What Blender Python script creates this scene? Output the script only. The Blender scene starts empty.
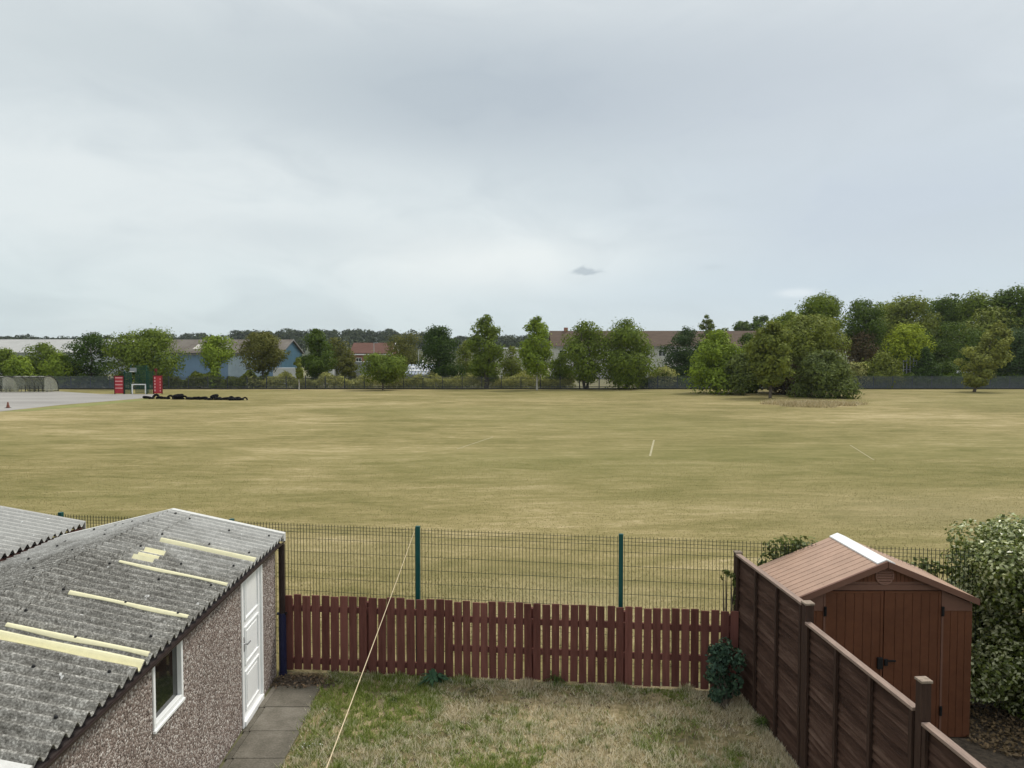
import bpy, math, random
import numpy as np
from math import sin, cos, pi, sqrt, radians

S = bpy.context.scene
COL = S.collection
random.seed(7)
RNG = np.random.default_rng(11)

# ------------------------------------------------------------------ camera
H, FPX, PITCH = 4.6, 720.0, radians(2.2)
cam_d = bpy.data.cameras.new('camera')
cam = bpy.data.objects.new('camera', cam_d)
COL.objects.link(cam)
cam.location = (0, 0, H)
cam.rotation_euler = (radians(90) - PITCH, 0, 0)
cam_d.sensor_width = 36.0
cam_d.lens = 36.0 * FPX / 1024.0
cam_d.clip_start, cam_d.clip_end = 0.1, 6000
S.camera = cam


def ray(px, py):
    a, b = (px - 512) / FPX, (384 - py) / FPX
    return (a, cos(PITCH) + b * sin(PITCH), -sin(PITCH) + b * cos(PITCH))


def at(px, py, Y):
    d = ray(px, py)
    t = Y / d[1]
    return (d[0] * t, Y, H + d[2] * t)


def gnd(px, py):
    d = ray(px, py)
    t = -H / d[2]
    return (d[0] * t, d[1] * t, 0.0)


# ------------------------------------------------------------------ helpers
ORIG = {}


def tag(o, label=None, cat=None, group=None, kind=None):
    if label: o['label'] = label
    if cat: o['category'] = cat
    if group: o['group'] = group
    if kind: o['kind'] = kind
    return o


def thing(name, label, cat, loc, group=None):
    o = bpy.data.objects.new(name, None)
    COL.objects.link(o)
    o.empty_display_size = 0.2
    o.location = loc
    ORIG[o.name] = tuple(loc)
    return tag(o, label, cat, group)


def link_mesh(name, me, mat, parent=None, origin=None):
    o = bpy.data.objects.new(name, me)
    COL.objects.link(o)
    if parent is not None:
        o.parent = parent
        ORIG[o.name] = ORIG[parent.name]
    else:
        o.location = origin or (0, 0, 0)
        ORIG[o.name] = tuple(origin or (0, 0, 0))
    if mat: me.materials.append(mat)
    return o


class MB:
    """collects faces in world coordinates (through an optional transform)"""
    def __init__(self, xf=None):
        self.v, self.f, self.xf = [], [], xf

    def add(self, vs, fs):
        n = len(self.v)
        if self.xf: vs = [self.xf(*p) for p in vs]
        self.v += [tuple(p) for p in vs]
        self.f += [tuple(i + n for i in f) for f in fs]
        return self

    def hexa(self, p):   # 8 corners: bottom 4 ccw, top 4 ccw
        return self.add(p, [(3, 2, 1, 0), (4, 5, 6, 7), (0, 1, 5, 4), (1, 2, 6, 5), (2, 3, 7, 6), (3, 0, 4, 7)])

    def box(self, x0, x1, y0, y1, z0, z1):
        return self.hexa([(x0, y0, z0), (x1, y0, z0), (x1, y1, z0), (x0, y1, z0),
                          (x0, y0, z1), (x1, y0, z1), (x1, y1, z1), (x0, y1, z1)])

    def beam(self, p, q, w, h, up=(0, 0, 1)):
        """box from p to q, w across, h along up (centred)"""
        p, q, up = np.array(p, float), np.array(q, float), np.array(up, float)
        d = q - p; d /= np.linalg.norm(d)
        s = np.cross(d, up); s /= np.linalg.norm(s)
        u = np.cross(s, d)
        s, u = s * w / 2, u * h / 2
        return self.hexa([p - s - u, p + s - u, q + s - u, q - s - u, p - s + u, p + s + u, q + s + u, q - s + u])

    def tube(self, pts, rad, n=8, cap=True):
        pts = [np.array(p, float) for p in pts]
        if not hasattr(rad, '__len__'): rad = [rad] * len(pts)
        vs, fs = [], []
        for i, p in enumerate(pts):
            d = pts[min(i + 1, len(pts) - 1)] - pts[max(i - 1, 0)]
            d /= np.linalg.norm(d) + 1e-9
            a = np.cross(d, (0, 0, 1) if abs(d[2]) < .9 else (1, 0, 0)); a /= np.linalg.norm(a)
            b = np.cross(d, a)
            for k in range(n):
                t = 2 * pi * k / n
                vs.append(p + (a * cos(t) + b * sin(t)) * rad[i])
        for i in range(len(pts) - 1):
            for k in range(n):
                k2 = (k + 1) % n
                fs.append((i * n + k, i * n + k2, (i + 1) * n + k2, (i + 1) * n + k))
        if cap:
            fs.append(tuple(range(n))[::-1])
            fs.append(tuple((len(pts) - 1) * n + k for k in range(n)))
        return self.add(vs, fs)

    def prism(self, poly, y0, y1):     # polygon in xz extruded along y
        n = len(poly)
        vs = [(x, y0, z) for x, z in poly] + [(x, y1, z) for x, z in poly]
        fs = [tuple(range(n)), tuple(range(n, 2 * n))[::-1]]
        fs += [(i, n + i, n + (i + 1) % n, (i + 1) % n) for i in range(n)]
        return self.add(vs, fs)

    def build(self, name, mat, parent=None, origin=None, smooth=False, bevel=0):
        og = ORIG[parent.name] if parent is not None else (origin or (0, 0, 0))
        me = bpy.data.meshes.new(name)
        me.from_pydata([(x - og[0], y - og[1], z - og[2]) for x, y, z in self.v], [], self.f)
        me.update()
        if smooth: me.polygons.foreach_set('use_smooth', [True] * len(me.polygons))
        o = link_mesh(name, me, mat, parent, origin)
        if bevel:
            b = o.modifiers.new('bevel', 'BEVEL'); b.width = bevel; b.segments = 2; b.limit_method = 'ANGLE'
        return o


def np_mesh(name, verts, nper, og=(0, 0, 0)):
    """mesh of separate n-gons, verts (N*nper,3)"""
    verts = (np.asarray(verts, np.float64) - np.array(og)).astype(np.float32)
    N = len(verts) // nper
    me = bpy.data.meshes.new(name)
    me.vertices.add(N * nper)
    me.vertices.foreach_set('co', verts.ravel())
    me.loops.add(N * nper)
    me.loops.foreach_set('vertex_index', np.arange(N * nper, dtype=np.int32))
    me.polygons.add(N)
    me.polygons.foreach_set('loop_start', np.arange(N, dtype=np.int32) * nper)
    me.update(calc_edges=True)
    me.validate()
    return me


def unit(a):
    return a / (np.linalg.norm(a, axis=-1, keepdims=True) + 1e-9)


def leaves(c, nrm, L, W, rng, fold=.18):
    """rhombic leaf faces at centres c with normals nrm"""
    n = len(c)
    nrm = unit(nrm)
    t = unit(np.cross(nrm, rng.normal(size=(n, 3))))
    b = np.cross(nrm, t)
    L = (L * rng.uniform(.65, 1.3, n))[:, None]; W = (W * rng.uniform(.65, 1.3, n))[:, None]
    f = nrm * W * fold
    v = np.stack([c - t * L / 2, c - b * W / 2 + f - t * L * .05, c + t * L / 2, c + b * W / 2 + f - t * L * .05], 1)
    return v.reshape(-1, 3)


# ------------------------------------------------------------------ materials
class NT:
    def __init__(self, m):
        m.use_nodes = True
        self.t = m.node_tree
        self.t.nodes.clear()

    def n(self, typ, props=None, **inp):
        nd = self.t.nodes.new(typ)
        for k, v in (props or {}).items(): setattr(nd, k, v)
        for k, v in inp.items():
            key = int(k[1:]) if k[0] == 'i' and k[1:].isdigit() else k.replace('_', ' ')
            s = nd.inputs[key]
            if isinstance(v, bpy.types.NodeSocket): self.t.links.new(v, s)
            else:
                if isinstance(v, (tuple, list)) and len(v) == 3 and s.type == 'RGBA': v = (*v, 1)
                s.default_value = v
        return nd

    def math(self, op, a, b=0.0, clamp=False):
        return self.n('ShaderNodeMath', dict(operation=op, use_clamp=clamp), i0=a, i1=b).outputs[0]

    def mix(self, f, a, b, blend='MIX'):
        nd = self.n('ShaderNodeMix', dict(data_type='RGBA', blend_type=blend, clamp_factor=True), i0=f, i6=a, i7=b)
        return nd.outputs[2]

    def ramp(self, f, stops):
        nd = self.t.nodes.new('ShaderNodeValToRGB')
        e = nd.color_ramp.elements
        while len(e) < len(stops): e.new(.5)
        for x, (p, c) in zip(e, stops):
            x.position = p
            x.color = (*c, 1) if hasattr(c, '__len__') else (c, c, c, 1)
        self.t.links.new(f, nd.inputs[0])
        return nd.outputs[0]

    def noise(self, vec, scale, detail=4, rough=.55, dist=0.0):
        return self.n('ShaderNodeTexNoise', None, Vector=vec, Scale=scale, Detail=detail, Roughness=rough, Distortion=dist).outputs['Fac']

    def pos(self, scale=(1, 1, 1)):
        g = self.n('ShaderNodeNewGeometry').outputs['Position']
        return self.n('ShaderNodeMapping', None, Vector=g, Scale=scale).outputs[0]

    def bump(self, h, strength=.3, dist=.02):
        return self.n('ShaderNodeBump', None, Height=h, Strength=strength, Distance=dist).outputs[0]

    def out(self, sh):
        self.n('ShaderNodeOutputMaterial', None, Surface=sh)

    def principled(self, **k):
        return self.n('ShaderNodeBsdfPrincipled', None, **k).outputs[0]


def mat(name):
    m = bpy.data.materials.new(name)
    return m, NT(m)


def mul(c, k): return tuple(min(1, x * k) for x in c)


def simple(name, col, rough=.6, var=.18, scale=6.0, bump=0.0, metal=0.0, stretch=(1, 1, 1), spec=.22):
    m, t = mat(name)
    p = t.pos(stretch)
    a = t.noise(p, scale, 5, .6)
    b = t.noise(p, scale * 7, 3, .6)
    f = t.math('ADD', t.math('MULTIPLY', a, .65), t.math('MULTIPLY', b, .35))
    c = t.ramp(f, [(.3, mul(col, 1 - var)), (.7, mul(col, 1 + var))])
    kw = {}
    if bump: kw['Normal'] = t.bump(f, .5, bump)
    t.out(t.principled(Base_Color=c, Roughness=rough, Metallic=metal, Specular_IOR_Level=spec, **kw))
    return m


def foliage(name, col_, var=.32, warm=0.0, trans=.26, pale=0.0, pale_col=(.5, .55, .35), rough=.65, spec=.08):
    """col = leaf colour; each leaf gets a tone of its own, clumps differ a little in hue"""
    col = (col_[0] * 1.36, col_[1] * 1.42, col_[2] * 1.02) if 'leaf_' in name[:5] else col_
    m, t = mat(name)
    g = t.n('ShaderNodeNewGeometry')
    r = g.outputs['Random Per Island']
    c = t.ramp(r, [(0, mul(col, 1 - var)), (.55, col), (1, (min(1, col[0] * (1 + var * 1.3)), min(1, col[1] * (1 + var)), col[2] * (1 + var * .5)))])
    nz = t.noise(g.outputs['Position'], .55, 3, .6)
    c = t.mix(t.ramp(nz, [(.38, 0), (.68, 1)]), c, t.mix(.6, c, (col[0] * (1.28 + warm), col[1] * 1.2, col[2] * .8)))
    if pale:
        r2 = t.math('FRACT', t.math('MULTIPLY', r, 37.7))
        c = t.mix(t.math('GREATER_THAN', r2, 1 - pale), c, pale_col)
    d = t.principled(Base_Color=c, Roughness=rough, Specular_IOR_Level=spec)
    tr = t.n('ShaderNodeBsdfTranslucent', None, Color=t.mix(1.0, c, (1.0, 1.0, .55), 'MULTIPLY')).outputs[0]
    t.out(t.n('ShaderNodeMixShader', None, i0=trans, i1=d, i2=tr).outputs[0])
    return m


M = {}
BARK = simple('bark', (.11, .09, .07), .9, .35, 12, .01, stretch=(3, 3, 1))
BARK_PALE = simple('pale_bark', (.42, .40, .36), .85, .4, 9, .01, stretch=(1, 1, 3))
G = dict(
    mid=foliage('leaf_mid_green', (.098, .132, .032)),
    bright=foliage('leaf_bright_green', (.135, .182, .034)),
    dark=foliage('leaf_dark_green', (.058, .088, .024)),
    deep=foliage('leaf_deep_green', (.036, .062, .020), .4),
    grey=foliage('leaf_grey_green', (.092, .115, .050)),
    olive=foliage('leaf_olive', (.122, .142, .044)),
    brown=foliage('leaf_bronze', (.088, .090, .036)),
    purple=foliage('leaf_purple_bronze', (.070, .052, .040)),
    lime=foliage('leaf_lime', (.20, .24, .036), .5),
    scrub=foliage('leaf_scrub', (.25, .25, .145), .45),
    pine=foliage('leaf_pine', (.040, .064, .038), .4),
    willow=foliage('leaf_willow', (.165, .178, .070), .4),
)

# ------------------------------------------------------------------ world
w = bpy.data.worlds.new('World'); S.world = w
t = NT(w)
SUN_EL, SUN_AZ = radians(53), radians(52)      # azimuth measured from +Y towards +X
sky = t.n('ShaderNodeTexSky', dict(sky_type='NISHITA', sun_disc=False, sun_elevation=SUN_EL, sun_rotation=SUN_AZ, air_density=1.0, dust_density=2.0, ozone_density=1.0)).outputs[0]
d = t.n('ShaderNodeTexCoord').outputs['Generated']
nv = t.n('ShaderNodeVectorMath', dict(operation='NORMALIZE'), i0=d).outputs[0]
sx = t.n('ShaderNodeSeparateXYZ', None, i0=nv)
az = t.math('ARCTAN2', sx.outputs[0], sx.outputs[1])
el = t.math('ARCSINE', sx.outputs[2])


def px_ae(px, py):
    r = ray(px, py)
    return math.atan2(r[0], r[1]), math.atan2(r[2], math.hypot(r[0], r[1]))


uv = t.n('ShaderNodeCombineXYZ', None, i0=az, i1=t.math('MULTIPLY', el, 2.6), i2=3.3).outputs[0]
n1 = t.noise(uv, 2.3, 5, .5, .5)
n2 = t.noise(uv, 6.0, 5, .55, .8)
wob = t.math('MULTIPLY', t.math('SUBTRACT', n2, .5), 1.5)


def blob(px, py, sa, se, wobble=.5):
    a0, e0 = px_ae(px, py)
    a = t.math('DIVIDE', t.math('SUBTRACT', az, a0), sa)
    e = t.math('DIVIDE', t.math('SUBTRACT', el, e0), se)
    q = t.math('ADD', t.math('MULTIPLY', a, a), t.math('MULTIPLY', e, e))
    q = t.math('ADD', q, t.math('MULTIPLY', wob, wobble))
    return t.math('EXPONENT', t.math('MULTIPLY', t.math('MAXIMUM', q, 0), -1.0))


cl = t.ramp(el, [(0.0, (.56, .665, .70)), (.10, (.545, .64, .68)), (.35, (.565, .625, .655)), (.55, (.66, .71, .73)), (1.0, (1.15, 1.18, 1.19))])
cl = t.mix(t.math('MULTIPLY', t.ramp(n1, [(.35, 0), (.75, 1)]), .55), cl, (.66, .715, .735))
cl = t.mix(t.math('MULTIPLY', t.ramp(n2, [(.42, 0), (.75, 1)]), .42), cl, (.38, .44, .49))
cl = t.mix(t.math('MULTIPLY', blob(470, 95, .33, .085, .9), .85), cl, (.36, .42, .475))
cl = t.mix(t.math('MULTIPLY', blob(790, 80, .34, .10, .9), .60), cl, (.41, .465, .53))
cl = t.mix(t.math('MULTIPLY', blob(930, 215, .34, .11, .8), .70), cl, (.42, .485, .575))
cl = t.mix(t.math('MULTIPLY', blob(130, 200, .38, .10, .9), .6), cl, (.70, .75, .765))
cl = t.mix(t.math('MULTIPLY', blob(490, 265, .20, .045, .9), .75), cl, (.74, .785, .79))
cl = t.mix(t.math('MULTIPLY', blob(840, 300, .50, .05, .5), .5), cl, (.46, .56, .66))
cl = t.mix(t.math('MULTIPLY', blob(180, 60, .30, .05, 1.2), .45), cl, (.46, .525, .56))
cl = t.mix(t.math('MULTIPLY', blob(300, 235, .16, .022, 1.3), .30), cl, (.47, .53, .57))
n3 = t.noise(uv, 46.0, 5, .6, .6)
rag = t.math('MULTIPLY', t.math('SUBTRACT', n3, .5), 1.6)
sc_ = t.ramp(t.math('ADD', blob(584, 271, .021, .0062, .4), rag), [(.34, 0), (.78, 1)])
cl = t.mix(t.math('MULTIPLY', t.math('MULTIPLY', sc_, t.ramp(blob(584, 271, .030, .010, .0), [(.12, 0), (.35, 1)])), .62), cl, (.30, .36, .42))
cl = t.mix(t.math('MULTIPLY', blob(712, 267, .016, .0040, 1.2), .25), cl, (.40, .46, .52))
cl = t.mix(t.math('MULTIPLY', blob(797, 293, .022, .0050, 1.2), .5), cl, (.72, .78, .83))
cl = t.mix(1.0, cl, (1.03, 1.005, .975), 'MULTIPLY')
cl = t.n('ShaderNodeVectorMath', dict(operation='SCALE'), i0=cl, Scale=7.3).outputs[0]
skyc = t.mix(.93, sky, cl)
bg = t.n('ShaderNodeBackground', None, Color=skyc, Strength=.10).outputs[0]
t.n('ShaderNodeOutputWorld', None, Surface=bg)

sl = bpy.data.lights.new('sun', 'SUN')
sl.energy = 1.5; sl.angle = radians(11); sl.color = (1.0, .95, .86)
so = bpy.data.objects.new('sun', sl); COL.objects.link(so)
so.location = (20, 20, 40)
sd = np.array([sin(SUN_AZ) * cos(SUN_EL), cos(SUN_AZ) * cos(SUN_EL), sin(SUN_EL)])
from mathutils import Vector
so.rotation_euler = Vector(-sd).to_track_quat('-Z', 'Y').to_euler()
S.view_settings.view_transform = 'Standard'
S.view_settings.look = 'None'
S.view_settings.exposure = 0.72
S.view_settings.gamma = 1.0

# ------------------------------------------------------------------ ground
def sheet(name, poly, z, m, kind='structure'):
    o = MB().add([(x, y, z) for x, y in poly], [tuple(range(len(poly)))]).build(name, m)
    return tag(o, kind=kind)


m, t = mat('rough_ground')
f = t.noise(t.pos(), .05, 6, .6)
t.out(t.principled(Base_Color=t.ramp(f, [(.3, (.10, .105, .05)), (.7, (.20, .18, .09))]), Roughness=.95))
sheet('ground', [(-3000, -200), (3000, -200), (3000, 4000), (-3000, 4000)], -.012, m)

m, t = mat('dry_mown_grass')
a = t.noise(t.pos((.045, .06, 1)), 1.0, 4, .55, .6)          # broad patches
b = t.noise(t.pos((.11, .38, 1)), 1.0, 6, .62, .8)            # mower streaks
b2 = t.noise(t.pos((.55, 1.7, 1)), 1.0, 6, .66, .6)
c = t.noise(t.pos((2.2, 4.5, 1)), 1.5, 6, .7)                # tufts
e = t.noise(t.pos((.02, .03, 1)), 1.0, 3, .5)
f = t.math('ADD', t.math('ADD', t.math('MULTIPLY', a, .26), t.math('MULTIPLY', b, .26)), t.math('ADD', t.math('MULTIPLY', b2, .28), t.math('MULTIPLY', c, .20)))
col = t.ramp(f, [(.39, (.108, .102, .032)), (.46, (.180, .157, .060)), (.53, (.265, .220, .100)), (.62, (.42, .345, .195))])
col = t.mix(t.math('MULTIPLY', t.ramp(e, [(.44, 0), (.62, 1)]), .6), col, t.mix(.6, col, (.135, .140, .040)))
gp = t.n('ShaderNodeSeparateXYZ', None, i0=t.pos())
def worn(x0, y0, rx, ry):
    qx = t.math('DIVIDE', t.math('SUBTRACT', gp.outputs[0], x0), rx); qy = t.math('DIVIDE', t.math('SUBTRACT', gp.outputs[1], y0), ry)
    q = t.math('ADD', t.math('ADD', t.math('MULTIPLY', qx, qx), t.math('MULTIPLY', qy, qy)), t.math('MULTIPLY', t.math('SUBTRACT', a, .5), 2.2))
    return t.math('EXPONENT', t.math('MULTIPLY', t.math('MAXIMUM', q, 0), -1))
col = t.mix(t.math('MULTIPLY', worn(.9, 13.2, 2.6, 1.9), .55), col, t.mix(.55, col, (.40, .34, .21)))
col = t.mix(t.math('MULTIPLY', worn(3.0, 32, 16, 5.0), .6), col, t.mix(.5, col, (.15, .155, .05)))
col = t.mix(t.math('MULTIPLY', worn(-12.0, 24, 9, 3.0), .5), col, t.mix(.5, col, (.15, .15, .05)))
col = t.mix(t.math('MULTIPLY', worn(-8.0, 17, 7, 2.2), .55), col, t.mix(.5, col, (.40, .33, .19)))
col = t.mix(t.math('MULTIPLY', worn(14.0, 21, 6, 3.0), .5), col, t.mix(.5, col, (.38, .31, .19)))
h = t.math('ADD', t.math('MULTIPLY', c, .7), b2)
t.out(t.principled(Base_Color=col, Roughness=.95, Specular_IOR_Level=.1, Normal=t.bump(h, .12, .03)))
MFIELD = m
sheet('playing_field', [(-140, 10.45), (140, 9.6), (140, 101), (-140, 101)], -.004, m)

# soil and thatch under the garden lawn
m, t = mat('lawn_thatch')
p = t.pos()
a = t.noise(p, .9, 4, .6, .5); b = t.noise(p, 9, 5, .7)
f = t.math('ADD', t.math('MULTIPLY', a, .55), t.math('MULTIPLY', b, .45))
col = t.ramp(f, [(.36, (.06, .06, .025)), (.48, (.20, .165, .085)), (.60, (.38, .31, .19))])
bare = t.noise(p, 2.1, 4, .6, .8)
col = t.mix(t.ramp(bare, [(.55, 0), (.68, .85)]), col, (.085, .072, .058))
t.out(t.principled(Base_Color=col, Roughness=.95, Specular_IOR_Level=.1, Normal=t.bump(b, .8, .03)))
MLAWN = m
sheet('lawn', [(-2.62, 3.5), (3.4, 3.5), (3.1, 9.78), (-3.3, 10.44)], .004, m)

m, t = mat('soil')
b = t.noise(t.pos(), 14, 6, .7)
t.out(t.principled(Base_Color=t.ramp(b, [(.35, (.045, .036, .026)), (.65, (.13, .10, .07))]), Roughness=1, Normal=t.bump(b, .9, .03)))
MSOIL = m
sheet('neighbour_yard', [(3.4, 3.5), (12, 3.5), (12, 9.3), (3.1, 9.78)], .004, m)

# tarmac court
m, t = mat('tarmac')
f = t.noise(t.pos((.08, .3, 1)), 1, 5, .6)
t.out(t.principled(Base_Color=t.ramp(f, [(.3, (.215, .205, .19)), (.7, (.32, .305, .285))]), Roughness=.9))
P = [gnd(-120, 391.5)[:2], gnd(-120, 425)[:2], gnd(0, 411.5)[:2], gnd(60, 405)[:2], gnd(110, 401)[:2], gnd(152, 397.5)[:2], gnd(160, 394.2)[:2], gnd(100, 394.0)[:2], gnd(60, 391.5)[:2]]
sheet('tarmac', P, .004, m)
m = simple('green_grass', (.20, .205, .07), .95, .3, .6)
P2 = [gnd(0, 411.9)[:2], gnd(60, 405.6)[:2], gnd(110, 401.5)[:2], gnd(152, 398)[:2], gnd(146, 400)[:2], gnd(90, 406)[:2], gnd(30, 411)[:2]]
sheet('grass_verge', P2[::-1], .004, m)

# faint painted pitch lines
m = simple('line_paint', (.36, .325, .20), .9, .35, 5)
for (a, b, wd) in (((650, 456), (654, 440), .09), ((457, 449), (493, 437), .06), ((850, 445), (874, 460), .045)):
    A, B = np.array(gnd(*a)), np.array(gnd(*b))
    dd = unit(B - A); s = np.array([-dd[1], dd[0], 0]) * wd / 2
    sheet('pitch_line', [tuple((A + s)[:2]), tuple((A - s)[:2]), tuple((B - s)[:2]), tuple((B + s)[:2])][::-1], .002, m)

# concrete slabs beside the garage
m, t = mat('concrete_slab')
p = t.pos()
a = t.noise(p, 2.5, 5, .65); b = t.noise(p, 40, 3, .6)
g = t.n('ShaderNodeNewGeometry').outputs['Random Per Island']
f = t.math('ADD', t.math('ADD', t.math('MULTIPLY', a, .6), t.math('MULTIPLY', b, .25)), t.math('MULTIPLY', g, .15))
t.out(t.principled(Base_Color=t.ramp(f, [(.34, (.062, .056, .040)), (.50, (.128, .115, .090)), (.68, (.215, .195, .16))]), Roughness=.9, Normal=t.bump(b, .3, .01)))
mb = MB()
for i in range(10):
    y1 = 9.84 - i * .605
    sx0 = -3.36 + .045 * (i * .605 + .28)
    x1 = sx0 + .70 + random.uniform(-.015, .015)
    dz = random.uniform(-.004, .006)
    mb.box(sx0 + .10, x1, y1 - .595, y1, -.05, .028 + dz)
    mb.box(sx0 + .022, sx0 + .09, y1 - .597, y1 - .002, -.05, .020 + dz)
tag(mb.build('path', m, bevel=.006), kind='structure')

# ------------------------------------------------------------------ lawn grass
def grass(name, xy, hmin, hmax, wd, m, z=0.0, lean=.6, seed=3):
    r = np.random.default_rng(seed)
    n = len(xy)
    hgt = r.uniform(hmin, hmax, n)
    a = r.uniform(0, 2 * pi, n)
    base = np.column_stack([xy, np.full(n, z)])
    s = np.column_stack([np.cos(a), np.sin(a), np.zeros(n)]) * wd * r.uniform(.6, 1.3, n)[:, None] / 2
    a2 = r.uniform(0, 2 * pi, n)
    ln = r.uniform(0, lean, n) * hgt
    tip = base + np.column_stack([np.cos(a2) * ln, np.sin(a2) * ln, hgt])
    v = np.stack([base - s, base + s, tip], 1).reshape(-1, 3)
    return tag(link_mesh(name, np_mesh(name, v, 3), m), kind='stuff')


m, t = mat('lawn_blade')
g = t.n('ShaderNodeNewGeometry')
p = g.outputs['Position']
r = g.outputs['Random Per Island']
dry = t.noise(p, .75, 4, .6, .6)
sxn = t.n('ShaderNodeSeparateXYZ', None, i0=p)
left = t.math('MULTIPLY', t.math('ADD', sxn.outputs[0], 2.6), .10)
dryf = t.ramp(t.math('ADD', t.math('ADD', dry, t.math('MULTIPLY', left, .45)), t.math('ADD', t.math('MULTIPLY', t.math('SUBTRACT', r, .5), .22), t.math('MULTIPLY', t.math('SUBTRACT', t.noise(p, 6.0, 3, .6), .5), .5))), [(.525, 0), (.69, 1)])
gr = t.ramp(r, [(0, (.12, .18, .035)), (.6, (.28, .35, .08)), (1, (.50, .54, .22))])
st = t.ramp(r, [(0, (.33, .28, .155)), (.5, (.68, .60, .42)), (1, (.90, .85, .70))])
cc = t.mix(dryf, gr, st)
t.out(t.n('ShaderNodeMixShader', None, i0=.5, i1=t.principled(Base_Color=cc, Roughness=.85, Specular_IOR_Level=.05), i2=t.n('ShaderNodeBsdfTranslucent', None, Color=cc).outputs[0]).outputs[0])
MBLADE = m
N = 100000
cl_ = np.column_stack([RNG.uniform(-2.75, 3.2, 5200), RNG.uniform(7.3, 10.35, 5200)])
ci_ = RNG.integers(0, 5200, N)
xy = cl_[ci_] + RNG.normal(0, .028, (N, 2))
bare_pts = [(gnd(470, 693), .25), (gnd(540, 705), .18), (gnd(735, 735), .22), (gnd(620, 712), .30), (gnd(562, 692), .25), (gnd(690, 742), .28), (gnd(655, 700), .22), (gnd(500, 700), .22), (gnd(275, 684), .35)]
keep = np.ones(N, bool)
for (b, rr) in bare_pts:
    dd = np.hypot((xy[:, 0] - b[0]), (xy[:, 1] - b[1]) * 1.0)
    keep &= ~((dd < rr * RNG.uniform(.5, 1.6, N)) & (RNG.uniform(0, 1, N) < .93))
keep &= xy[:, 0] > -2.66 + .045 * (10.1 - xy[:, 1]) + RNG.normal(0, .03, N)
keep &= xy[:, 1] < 10.15 - .155 * (xy[:, 0] + 1)
CH = RNG.uniform(.5, 1.5, 5200)[ci_][keep]
sheet('soil_strip', [(-3.35, 9.84), (-2.50, 9.80), (-2.35, 10.02), (-2.8, 10.16), (-3.37, 10.26)], .008, MSOIL)
grass('lawn_grass', xy[keep], .022 * CH, .070 * CH, .012, MBLADE, .003, 1.3)

m, t = mat('field_blade')
g = t.n('ShaderNodeNewGeometry')
r = g.outputs['Random Per Island']
pz = t.noise(t.n('ShaderNodeMapping', None, Vector=g.outputs['Position'], Scale=(.3, .6, 1)).outputs[0], 1, 4, .6)
cc = t.ramp(t.math('ADD', t.math('MULTIPLY', pz, .75), t.math('MULTIPLY', r, .25)), [(.35, (.160, .148, .055)), (.5, (.265, .222, .104)), (.66, (.43, .355, .205))])
d_ = t.principled(Base_Color=cc, Roughness=.9, Specular_IOR_Level=.1)
t.out(t.n('ShaderNodeMixShader', None, i0=.45, i1=d_, i2=t.n('ShaderNodeBsdfTranslucent', None, Color=cc).outputs[0]).outputs[0])
N = 260000
yy = 10.2 + 22 * RNG.uniform(0, 1, N) ** 1.7
xx = RNG.uniform(-1, 1, N) * (yy * .78)
k = yy > 10.62 - .155 * xx + .12
grass('field_grass', np.column_stack([xx, yy])[k], .010, .028, .013, m, -.004, 1.3, 5)

Nw = 9000
tw = RNG.uniform(0, 1, Nw)
dens = .5 + .5 * np.sin(tw * 23) * np.sin(tw * 57 + 1)
kw_ = RNG.uniform(0, 1, Nw) < .25 + .75 * dens
wx = -2.6 + 5.6 * tw
wxy = np.column_stack([wx, 10.376 - .1044 * (wx + 3.33) - .05 - np.abs(RNG.normal(0, .07, Nw))])[kw_]
wh = (.03 + .10 * dens ** 2)[kw_]
grass('fence_foot_weeds', wxy, wh * .5, wh * 1.1, .012, MBLADE, .003, .7, 41)
Nw = 4200
wy = RNG.uniform(7.3, 9.7, Nw)
wxy = np.column_stack([3.122 + .055 * (9.82 - wy) - .07 - np.abs(RNG.normal(0, .06, Nw)), wy])
grass('panel_fence_weeds', wxy, .03, .10, .010, MBLADE, .003, .7, 42)
# ------------------------------------------------------------------ pebble-dash garage
gO = (-3.39, 10.2)
_n = math.hypot(.045, 1)
e1 = (.045 / _n, -1 / _n); e0 = (1 / _n, .045 / _n)


def gx(x, y, z): return (gO[0] + x * e0[0] + y * e1[0], gO[1] + x * e0[1] + y * e1[1], z)


m, t = mat('pebble_dash')
p = t.pos()
v = t.n('ShaderNodeTexVoronoi', dict(feature='F1'), Vector=p, Scale=56.0, Randomness=1.0)
sp = t.n('ShaderNodeSeparateColor', None, i0=v.outputs['Color'])
cc = t.ramp(sp.outputs[0], [(.0, (.085, .066, .058)), (.3, (.20, .152, .130)), (.6, (.31, .25, .222)), (.85, (.46, .41, .378)), (1, (.72, .68, .64))])
big = t.noise(p, 1.3, 4, .6)
cc = t.mix(t.ramp(big, [(.35, .0), (.7, .35)]), cc, (.16, .135, .12))
t.out(t.principled(Base_Color=cc, Roughness=.9, Specular_IOR_Level=.15, Normal=t.bump(t.math('SUBTRACT', 1.0, v.outputs['Distance']), .9, .012)))
MPEB = m

m, t = mat('weathered_cement_sheet')
p = t.pos()
a = t.noise(p, 2.2, 5, .65, .4); b = t.noise(p, 17, 5, .72); c = t.noise(p, 60, 3, .7)
f = t.math('ADD', t.math('ADD', t.math('MULTIPLY', a, .16), t.math('MULTIPLY', b, .30)), t.math('MULTIPLY', c, .54))
cc = t.ramp(f, [(.38, (.075, .071, .062)), (.46, (.155, .149, .134)), (.53, (.245, .237, .216)), (.64, (.56, .55, .51))])
sy = t.n('ShaderNodeSeparateXYZ', None, i0=p)
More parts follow.
